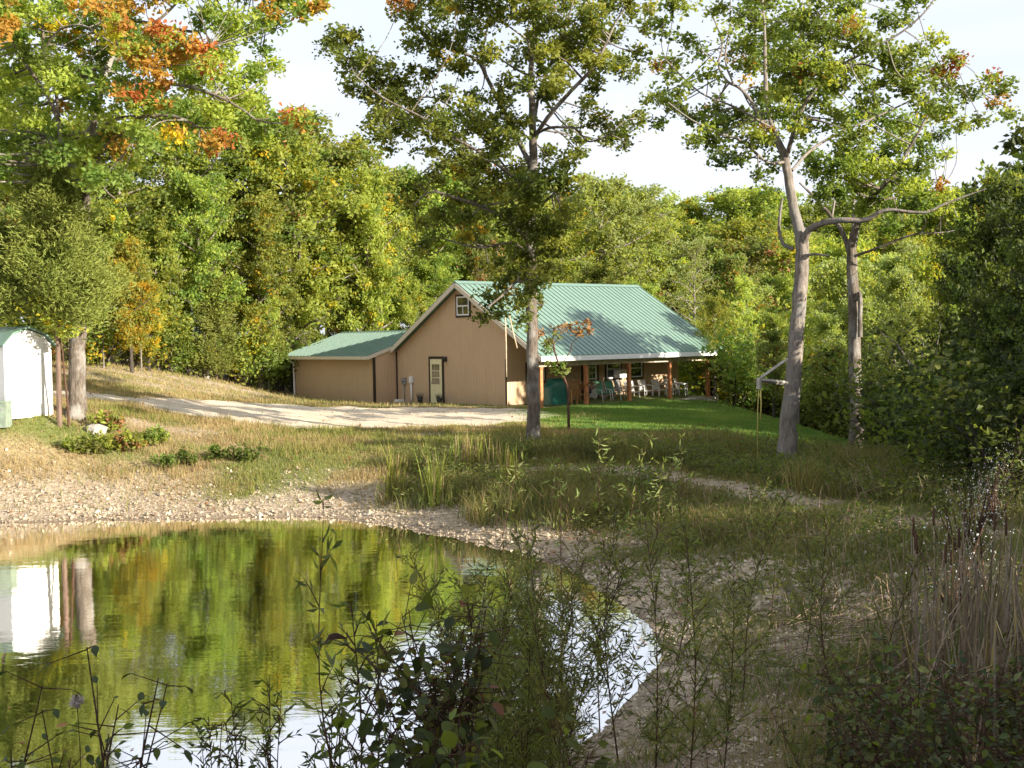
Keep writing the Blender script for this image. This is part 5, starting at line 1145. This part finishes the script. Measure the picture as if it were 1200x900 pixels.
tag(link_mesh('shore_stones', leaves_mesh('shore_stones', V.reshape(-1, 3), F, [ROCK, ROCK2], np.repeat((RC.random(n) < .07).astype(int), 8))), kind='stuff')

# dead bent stalks and twigs tangled through the near weeds
X, Y = sample(30000, -6, 12, 6.5, 22, lambda x, y: vis(x, y)*np.where(x > 0, fw(x, y), .0)*.14)
tb = []
for x, y, z in zip(X, Y, hgt(X, Y)):
    L = RC.uniform(.25, .9); a = RC.uniform(0, 6.28); ln = RC.uniform(.1, .9)
    p = np.array([x, y, z-.02]); q = p+[math.cos(a)*ln*L*.4, math.sin(a)*ln*L*.4, L*.6]; e = q+[math.cos(a+RC.normal(0, .8))*ln*L*.6, math.sin(a)*ln*L*.6, L*RC.uniform(-.3, .4)]
    tb.append((np.array([p, q, e]), [.005, .004, .0015], 3))
tag(link_mesh('dead_stalks', tubes_mesh('dead_stalks', tb, plain('dead_stalk', (.3, .22, .14), .9))), kind='stuff')

X, Y = sample(6000, -17, 2, 11, 27, lambda x, y: (pond_sd(x, y) < -.05)*np.exp(pond_sd(x, y)/1.2)*.5)
a = RC.normal(size=(len(X), 3)); a[:, 2] = 0
V, F = leaf_geo(np.c_[X, Y, np.full(len(X), .012)], .06, RC, aspect=.75, up=9, dirs=unit(a), spread=.02)
V[:, 2] = np.maximum(V[:, 2], .004)
tag(link_mesh('floating_leaves', leaves_mesh('floating_leaves', V, F, [L_BROWN, G_DRY], np.repeat(RC.integers(0, 2, len(X)), 2))), kind='stuff')

# low weeds creeping over the near gravel
X, Y = sample(230000, 0, 9, 8.5, 21, lambda x, y: vis(x, y)*sstep(.25, .9, pond_sd(x, y))*sstep(.42, .56, fbm(x*1.2+70, y*1.2, 4)))
cover('creeping_weeds', X, Y, RC.uniform(.03, .16, len(X)), RC.uniform(.006, .014, len(X)), [G_BANK, L_OLIVE, G_DRY, G_LAWN], RC.choice(4, len(X), p=[.5, .2, .15, .15]), 1.0)
# ------------------------------------------------------------------ foreground plants
RF = np.random.default_rng(55)
def willow(seed, H, w, nbr=9, leafl=.085, mats=(L_WILLOW,), stems=1, asp=.15, lo=.15, dens=1.0, arch=None):
    R = np.random.default_rng(seed); tubes = []; P = []; D = []
    for s_ in range(stems):
        b = R.normal(0, .06, 3)*[1, 1, 0]*(stems > 1)*2; top = b+[R.normal(0, w*.35), R.normal(0, w*.35), H*R.uniform(.75, 1)]
        if arch is not None: top = b+np.array(arch)
        mid = (b+top)/2+R.normal(0, .05*H, 3)*[1, 1, 0]; st = smooth_pl([b-[0, 0, .1], mid, top], 6)
        tubes.append((st, np.linspace(.003+.0022*H, .0012, len(st)), 5))
        for i in range(nbr):
            f = lo+(1-lo)*(i+R.random())/nbr; k = f*(len(st)-1); k0 = int(k); p = st[k0]+(st[min(k0+1, len(st)-1)]-st[k0])*(k-k0)
            az = R.uniform(0, 6.28); ln = w*(1.15-f)*R.uniform(.5, 1.1); e = p+np.array([math.cos(az)*ln, math.sin(az)*ln, ln*R.uniform(.5, 1.4)])
            m = (p+e)/2+[0, 0, ln*.08]; br = smooth_pl([p, m, e], 4); tubes.append((br, np.linspace(.0035, .001, len(br)), 3))
            nl = max(4, int(ln/.028*dens)); t = R.uniform(.05, 1.02, nl); idx_ = t*(len(br)-1); i0 = np.clip(idx_.astype(int), 0, len(br)-2)
            q = br[i0]+(br[i0+1]-br[i0])*(idx_-i0)[:, None]; P.append(q)
            d = unit(e-p); D.append(np.repeat(d[None], nl, 0)+R.normal(0, .7, (nl, 3))-[0, 0, .35])
        nl = int(H*14*dens); t = R.uniform(.25, 1, nl)*(len(st)-1); i0 = np.clip(t.astype(int), 0, len(st)-2); P.append(st[i0]); D.append(R.normal(0, 1, (nl, 3))-[0, 0, .2])
    P = np.vstack(P); D = unit(np.vstack(D)); V, F = leaf_geo(P, leafl, R, aspect=asp, up=.3, dirs=D, spread=.4)
    return tubes_mesh('stems', tubes, B_TWIG), leaves_mesh('foliage', V, F, list(mats), np.repeat(R.integers(0, len(mats), len(P)), 2))
def broad(seed, H, w, n, leafl, mats, prob, stems=6, asp=.6):
    """plant with large ovate leaves, each built as a folded eight-sided blade on a petiole"""
    R = np.random.default_rng(seed); tubes = []; Vs = []; Fs = []; Ms = []; b = 0
    prof = np.array([(0, 0), (.12, .28), (.35, .5), (.6, .44), (.85, .18), (1, 0)])
    for s_ in range(stems):
        az = R.uniform(0, 6.28); top = np.array([math.cos(az)*w*R.uniform(.2, 1), math.sin(az)*w*R.uniform(.2, 1), H*R.uniform(.65, 1)])
        st = smooth_pl([np.array([0, 0, -.1]), top*[.35, .35, .55]+R.normal(0, .04, 3), top], 6); tubes.append((st, np.linspace(.0055, .0018, len(st)), 5))
        for i in range(n//stems):
            f = R.uniform(.25, 1)**.8*(len(st)-1); k0 = min(int(f), len(st)-2); p = st[k0]+(st[k0+1]-st[k0])*(f-k0)
            d = unit(R.normal(size=3)*[1, 1, .5]+[0, 0, .15]); q = p+d*R.uniform(.04, .16); tubes.append((np.array([p, q]), [.0025, .0015], 3))
            ll = leafl*R.uniform(.6, 1.3); ax = unit(d+R.normal(0, .35, 3)-[0, 0, R.uniform(0, .7)]); sd_ = unit(np.cross(ax, R.normal(0, .4, 3)+[0, 0, 1])); nn = np.cross(sd_, ax)
            pts = [q]; 
            for (a, c) in prof[1:-1]: pts += [q+ax*ll*a+sd_*ll*asp*c+nn*ll*.1*c-nn*ll*a*a*.15, q+ax*ll*a-nn*ll*a*a*.15, q+ax*ll*a-sd_*ll*asp*c+nn*ll*.1*c-nn*ll*a*a*.15]
            pts.append(q+ax*ll-nn*ll*.2)
            T_ = [(0, 1, 2), (0, 2, 3)]
            for j in range(3):
                o = 1+3*j; T_ += [(o, o+3, o+4), (o, o+4, o+1), (o+1, o+4, o+5), (o+1, o+5, o+2)]
            T_ += [(10, 13, 11), (11, 13, 12)]
            Vs += pts; Fs += [tuple(x+b for x in t) for t in T_]; Ms += [int(R.choice(len(mats), p=prob))]*len(T_); b += len(pts)
    return tubes_mesh('stems', tubes, B_TWIG), leaves_mesh('foliage', np.array(Vs), np.array(Fs), list(mats), np.array(Ms))
def stand(u, v_top, Y, proto, H, name, label, cat, group=None, ws=1.0, rz=None):
    top = at(u, v_top, Y); g = gz(top[0], Y); s = max(.2, (top[2]-g)/H)
    o = place(proto, name, (top[0], Y, g), s*ws, RF.uniform(0, 6.28) if rz is None else rz, label, cat, group, ('stems', 'foliage'), sz=s)
    if cat == 'willow': o.rotation_euler.x = RF.normal(0, .1); o.rotation_euler.y = RF.normal(0, .1)
    return o
WA = [willow(600+i, 2.0, .5, 30, .08, (L_WILLOW, G_BANK, L_OLIVE), 1, dens=1.6) for i in range(5)]
WB = [willow(610+i, 2.0, .5, 34, .07, (L_WILLOW, L_OLIVE), 4, asp=.11, dens=1.7) for i in range(2)]
WC = willow(620, 1.2, .26, 9, .09, (L_PALE, L_WILLOW), 1, asp=.17, dens=.7)
# fine feathery willow clump standing before the sky reflection
for u, vt, Y, ws, lb in [(548, 628, 9.6, 1.0, 'feathery willow shoot at the left of the clump before the sky reflection'), (578, 612, 10.2, 1.1, 'feathery willow shoot second from the left in the clump'), (606, 622, 9.2, 1.0, 'feathery willow shoot in the middle of the clump'),
                         (636, 606, 10.4, 1.05, 'feathery willow shoot at the right of the clump'), (592, 655, 8.3, .9, 'lower feathery willow shoot in front of the clump'), (560, 690, 7.8, .8, 'short willow shoot just behind the reddish leafed bush'), (628, 668, 8.8, .9, 'lower right feathery willow shoot of the clump')]:
    stand(u, vt, Y, WB[int(RF.integers(2))], 2.0, 'willow_shoot', lb, 'willow', 'feathery willow shoots', ws)
for u, vt, Y, ws, lb in [(668, 566, 8.2, .6, 'tall straight thin willow sapling left of the waterline corner'), (678, 590, 7.6, .45, 'thin straight willow sapling right beside its taller twin'), (722, 560, 10.6, 1.0, 'spreading willow sapling above the pond corner'), (762, 562, 9.2, .9, 'willow sapling with a leaning stem right of the pond corner'),
                         (800, 575, 8.6, .9, 'willow sapling whose reddish stem forks low on the gravel'), (842, 606, 9.0, .9, 'willow sapling leaning right over the gravel bank'), (870, 560, 12, 1.0, 'willow sapling in the weeds right of the gravel'), (700, 596, 12, 1.0, 'willow sapling behind the waterline corner'),
                         (790, 548, 14, 1.1, 'farther willow sapling above the gravel bank'), (985, 560, 10.4, 1.1, 'reddish stemmed willow sapling left of the dry cattails'), (1020, 582, 9.6, 1.0, 'willow sapling right before the dry cattails'), (940, 590, 13, 1.0, 'willow sapling on the grassy bank right of centre'),
                         (640, 570, 14, 1.0, 'willow sapling at the far right corner of the pond'), (610, 600, 17, 1.0, 'small willow sapling on the far waterline'), (900, 545, 15, 1.0, 'willow sapling below the trail')]:
    stand(u, vt, Y, WA[int(RF.integers(5))], 2.0, 'willow_sapling', lb, 'willow', 'willow saplings on the near bank', ws)
# arching sprig
pr = willow(640, 1, .26, 14, .072, (L_WILLOW, G_BANK), 1, asp=.2, arch=(-.22, .1, 1.25), dens=.9)
tp_ = at(415, 592, 5.6); g = at(448, 800, 5.6); gg_z = gz(g[0], 5.6); place(pr, 'willow_sprig', (g[0], 5.6, gg_z), (tp_[2]-gg_z)/1.25*.8, 0, 'arching willow sprig with long dark leaves over the water', 'willow', None, ('stems', 'foliage'), sz=(tp_[2]-gg_z)/1.25)
for u, vt, Y, lb in [(700, 478, 23, 'pale willow sprig standing left of the others against the lawn'), (735, 486, 22, 'pale sunlit willow sprig second from left against the lawn'), (797, 494, 22, 'pale willow sprig right of centre against the lawn shade'), (655, 508, 21, 'pale willow sprig just right of the central oak trunk'), (585, 505, 23, 'pale willow sprig left of the central oak trunk'), (765, 520, 20, 'low pale willow sprig between its taller neighbours')]:
    stand(u, vt, Y, WC, 1.2, 'willow_sprig', lb, 'willow', 'pale willow sprigs', 1.1)
# big-leaved bush in the middle foreground
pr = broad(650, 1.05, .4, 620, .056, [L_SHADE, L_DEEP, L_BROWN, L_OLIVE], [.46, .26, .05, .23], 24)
stand(515, 700, 6.3, pr, 1.05, 'leafy_bush', 'dark big-leaved bush with reddish leaf tips in the middle foreground', 'bush', None, .9, 0)
pr = broad(651, .9, .4, 170, .08, [L_SHADE, L_DEEP, L_GREEN], [.45, .4, .15], 10)
stand(500, 800, 5.6, pr, .9, 'leafy_bush', 'lower dark bush at the bottom edge before the reddish bush', 'bush', None, 1.0)
pr = broad(652, .8, .16, 30, .075, [L_DEEP, L_GREEN], [.6, .4], 3)
stand(668, 805, 6.6, pr, .8, 'leafy_plant', 'small green leafed stem right of the big bush', 'plant', None, 1.0)
# brambles bottom right
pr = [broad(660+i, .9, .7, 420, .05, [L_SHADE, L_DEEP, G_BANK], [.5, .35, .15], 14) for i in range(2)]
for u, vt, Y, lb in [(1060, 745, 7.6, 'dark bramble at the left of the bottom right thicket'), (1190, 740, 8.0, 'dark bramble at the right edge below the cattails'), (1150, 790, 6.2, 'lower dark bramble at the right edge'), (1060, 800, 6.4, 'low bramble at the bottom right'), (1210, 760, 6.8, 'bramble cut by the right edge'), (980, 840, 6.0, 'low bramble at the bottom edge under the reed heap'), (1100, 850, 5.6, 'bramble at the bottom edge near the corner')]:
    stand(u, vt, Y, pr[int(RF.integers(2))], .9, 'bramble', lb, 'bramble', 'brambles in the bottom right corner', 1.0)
# small plants along the bottom left
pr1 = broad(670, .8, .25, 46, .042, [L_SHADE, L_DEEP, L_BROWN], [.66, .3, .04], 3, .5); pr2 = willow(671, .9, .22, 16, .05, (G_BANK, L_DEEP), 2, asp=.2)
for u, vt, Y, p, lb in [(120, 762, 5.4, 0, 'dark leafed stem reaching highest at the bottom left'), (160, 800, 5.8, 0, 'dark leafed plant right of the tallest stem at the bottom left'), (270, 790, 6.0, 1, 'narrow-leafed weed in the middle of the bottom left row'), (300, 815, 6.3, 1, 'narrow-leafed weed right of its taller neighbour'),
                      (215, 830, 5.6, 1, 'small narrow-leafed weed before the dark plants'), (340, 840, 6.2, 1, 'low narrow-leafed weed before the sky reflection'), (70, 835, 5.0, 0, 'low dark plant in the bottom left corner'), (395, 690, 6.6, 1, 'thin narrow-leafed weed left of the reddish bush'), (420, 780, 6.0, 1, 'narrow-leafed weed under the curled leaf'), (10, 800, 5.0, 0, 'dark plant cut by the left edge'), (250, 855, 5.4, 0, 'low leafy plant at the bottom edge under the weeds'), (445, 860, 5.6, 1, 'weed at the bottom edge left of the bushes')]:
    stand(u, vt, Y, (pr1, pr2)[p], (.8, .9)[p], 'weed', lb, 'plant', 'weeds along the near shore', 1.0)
# curled dead leaf on a thread-thin stem
c = at(393, 747, 4.6); m = MB(); k = 10; V = []
for i in range(k):
    t = i/(k-1); a = -1.1+t*2.0; wv2 = .017*math.sin(math.pi*min(1, t*.9+.08))+.002
    p = np.array([(t-.5)*.085, 0, .012*math.cos((t-.5)*3.6)-(.022 if t < .2 else 0)*(1-t*5)]); 
    V += [p+[0, -wv2, -wv2*.8], p+[0, -wv2*.5, wv2*.1], p+[0, 0, wv2*.35], p+[0, wv2*.5, wv2*.1], p+[0, wv2, -wv2*.8]]
m.add(V, [(5*i+j, 5*i+j+1, 5*i+j+6, 5*i+j+5) for i in range(k-1) for j in range(4)], 0, True)
m.tube([(.04, 0, 0), (.09, .05, -.005), (.13, .2, -.06), (.16, .35, -.3), (.17, .4, -1.15)], [.0015]*5, 4)
tag(m.build('dead_leaf', plain('dark_dead_leaf', (.035, .016, .01), .8, .2), loc=c), 'curled dark brown dead leaf held out over the water', 'leaf')
# seed head bottom left
c = at(90, 822, 4.8); m = MB(); m.tube([(0, 0, -1.15), (0, .02, -.2), (0, 0, 0)], .002, 4); m.tube([(0, 0, -.03), (0, 0, -.015), (0, 0, .01), (0, 0, .03)], [.004, .012, .01, .003], 8)
sh = m.build('stem', B_TWIG); root = empty('seed_head', c, 'fluffy grey seed head on a thin stem at the bottom left', 'seed head'); sh.parent = root
V, F = leaf_geo(RF.normal(0, .003, (260, 3)), .03, RF, aspect=.05); link_mesh('fluff', leaves_mesh('fluff', V, F, [plain('seed_fluff', (.5, .45, .42), .9)], np.zeros(len(F), int)), root)

# ------------------------------------------------------------------ cattails
def cattail(seed, n, H, spread, mats, prob, dry=.5, wl=.018, heads=0):
    R = np.random.default_rng(seed); V = []; F = []; M = []; b = 0
    for i in range(n):
        p = np.array([*R.normal(0, spread, 2), -.05]); h = H*R.uniform(.55, 1.05); az = R.uniform(0, 6.28); ln = R.uniform(.03, .3)*h
        k = 7; t = np.linspace(0, 1, k); snap = R.random() < dry*.5; c = p+np.c_[np.cos(az)*ln*t**2, np.sin(az)*ln*t**2, h*t]
        if snap:
            j = R.integers(3, 6); dz = np.maximum(0, t-t[j]); c[:, 2] -= dz*h*1.5; c[:, 0] += np.cos(az)*dz*h*.8; c[:, 1] += np.sin(az)*dz*h*.8
        wa = az+1.57+R.uniform(-.6, .6); w_ = np.array([math.cos(wa), math.sin(wa), 0])*wl/2; s_ = (1-t**3)[:, None]
        V += list(c-w_*s_)+list(c+w_*s_); F += [(b+i2, b+i2+1, b+k+i2+1, b+k+i2) for i2 in range(k-1)]; M += [int(R.choice(len(mats), p=prob))]*(k-1); b += 2*k
    me_ = bpy.data.meshes.new('leaves'); me_.from_pydata([tuple(map(float, x)) for x in V], [], F); [me_.materials.append(x) for x in mats]; me_.polygons.foreach_set('material_index', M); me_.update()
    hm = None
    if heads:
        m = MB()
        for i in range(heads):
            p = np.array([*R.normal(0, spread, 2), 0]); h = H*R.uniform(.8, 1.0); e = p+[R.normal(0, .08), R.normal(0, .08), h]
            m.tube([p, e], .005, 4, 1); m.tube([e, e+[0, 0, .02], e+[0, 0, .15], e+[0, 0, .17]], [.004, .011, .011, .003], 7, 0)
        hm = m
    return me_, hm
HEAD = plain('cattail_head', (.09, .045, .025), .9); STALK = plain('dry_stalk', (.25, .185, .12), .85)
def put_cattail(u, v_top, Y, H, seed, n, sp, mats, prob, dry, label, group, heads=0, wl=.018):
    top = at(u, v_top, Y); g = gz(top[0], Y); H = top[2]-g
    me_, hm = cattail(seed, n, H, sp, mats, prob, dry, wl, heads); root = empty('cattail_clump', (top[0], Y, g), label, 'cattails', group)
    link_mesh('leaves', me_, root)
    if hm: hm.build('seed_heads', [HEAD, STALK], root)
for i, (u, vt, Y, n, sp, dry, wl, lb) in enumerate([(461, 508, 27.6, 40, .09, 0, .03, 'upright green reed clump standing left in the far meadow edge'), (508, 520, 26.6, 46, .1, 0, .03, 'upright green reed clump nearest the far waterline'), (499, 505, 31, 14, .06, 0, .03, 'small green reed clump behind its bigger neighbour'), (553, 500, 29.5, 80, .22, .3, .03, 'broad yellowing reed clump left of the central oak'),
                                               (531, 512, 30, 12, .05, 0, .03, 'slim pair of reeds left of the yellowing clump'), (586, 508, 28.5, 22, .08, 0, .03, 'green reed clump between the yellowing clump and the oak'), (600, 515, 27, 20, .08, .1, .03, 'green reed clump close before the oak trunk')]):
    put_cattail(u, vt, Y, 1.2, 700+i, n, sp, [L_LIME, G_MEADOW, G_DRY], [.45, .35, .2] if i != 3 else [.2, .3, .5], dry, lb, 'green reeds on the far bank', 0, wl)
for i, (u, vt, Y, n, sp, hd, lb) in enumerate([(1150, 590, 10.6, 120, .28, 3, 'dense dry cattail clump at the right edge with brown heads'), (1115, 612, 10.0, 90, .25, 3, 'dry cattail clump left of the densest one'), (1190, 600, 9.6, 110, .28, 2, 'dry cattail clump cut by the right edge'), (1082, 640, 9.6, 50, .2, 2, 'thin dry cattail clump at the left of the stand'), (1120, 655, 8.6, 90, .3, 0, 'loose dry cattail clump between the dense stand and the brambles'), (1185, 670, 8.2, 90, .3, 0, 'low dry cattails at the right edge above the brambles'), (1160, 640, 9.0, 80, .25, 0, 'low dry cattail clump in front of the stand')]):
    put_cattail(u, vt, Y, 1.7, 720+i, n, sp, [STALK, G_DRY, plain('grey_dry_leaf', (.22, .18, .13), .85) if i == 0 else MATS['grey_dry_leaf'], G_BANK], [.45, .1, .3, .15], .9, lb, 'dry cattails', hd, .02)
# heap of fallen reeds
m = MB()
for i in range(90):
    g = ground(RF.uniform(860, 1060), RF.uniform(715, 800)); a = RF.normal(.2, .55); L = RF.uniform(.25, .95); d = np.array([math.cos(a), math.sin(a), RF.uniform(-.05, .22)])*L
    p = g+[0, 0, RF.uniform(.0, .14)]; e = p+d; e[2] = max(e[2], gz(e[0], e[1])+.02); m.tube([p, (p+e)/2+[0, 0, RF.uniform(-.01, .04)], e], [.009, .008, .003], 4)
tag(m.build('reed_heap', STALK), 'heap of fallen dry reeds on the right bank', 'reeds', kind='stuff')
# white asters on the right
pr = proto_shrub(800, 1.3, .6, 900, .03, [plain('aster_white', (.75, .75, .72), .7), G_BANK], [.45, .55], B_TWIG, 14)
for u, vt, Y, lb in [(1165, 545, 17, 'pale flowering aster clump before the dark trees'), (1135, 560, 16, 'smaller pale aster clump left of the bigger one'), (1120, 590, 13, 'faded fluffy flowers above the cattails'), (1185, 525, 19, 'pale aster clump highest at the right edge')]:
    stand(u, vt, Y, pr, 1.3, 'aster_clump', lb, 'flowers', 'pale asters', .8)
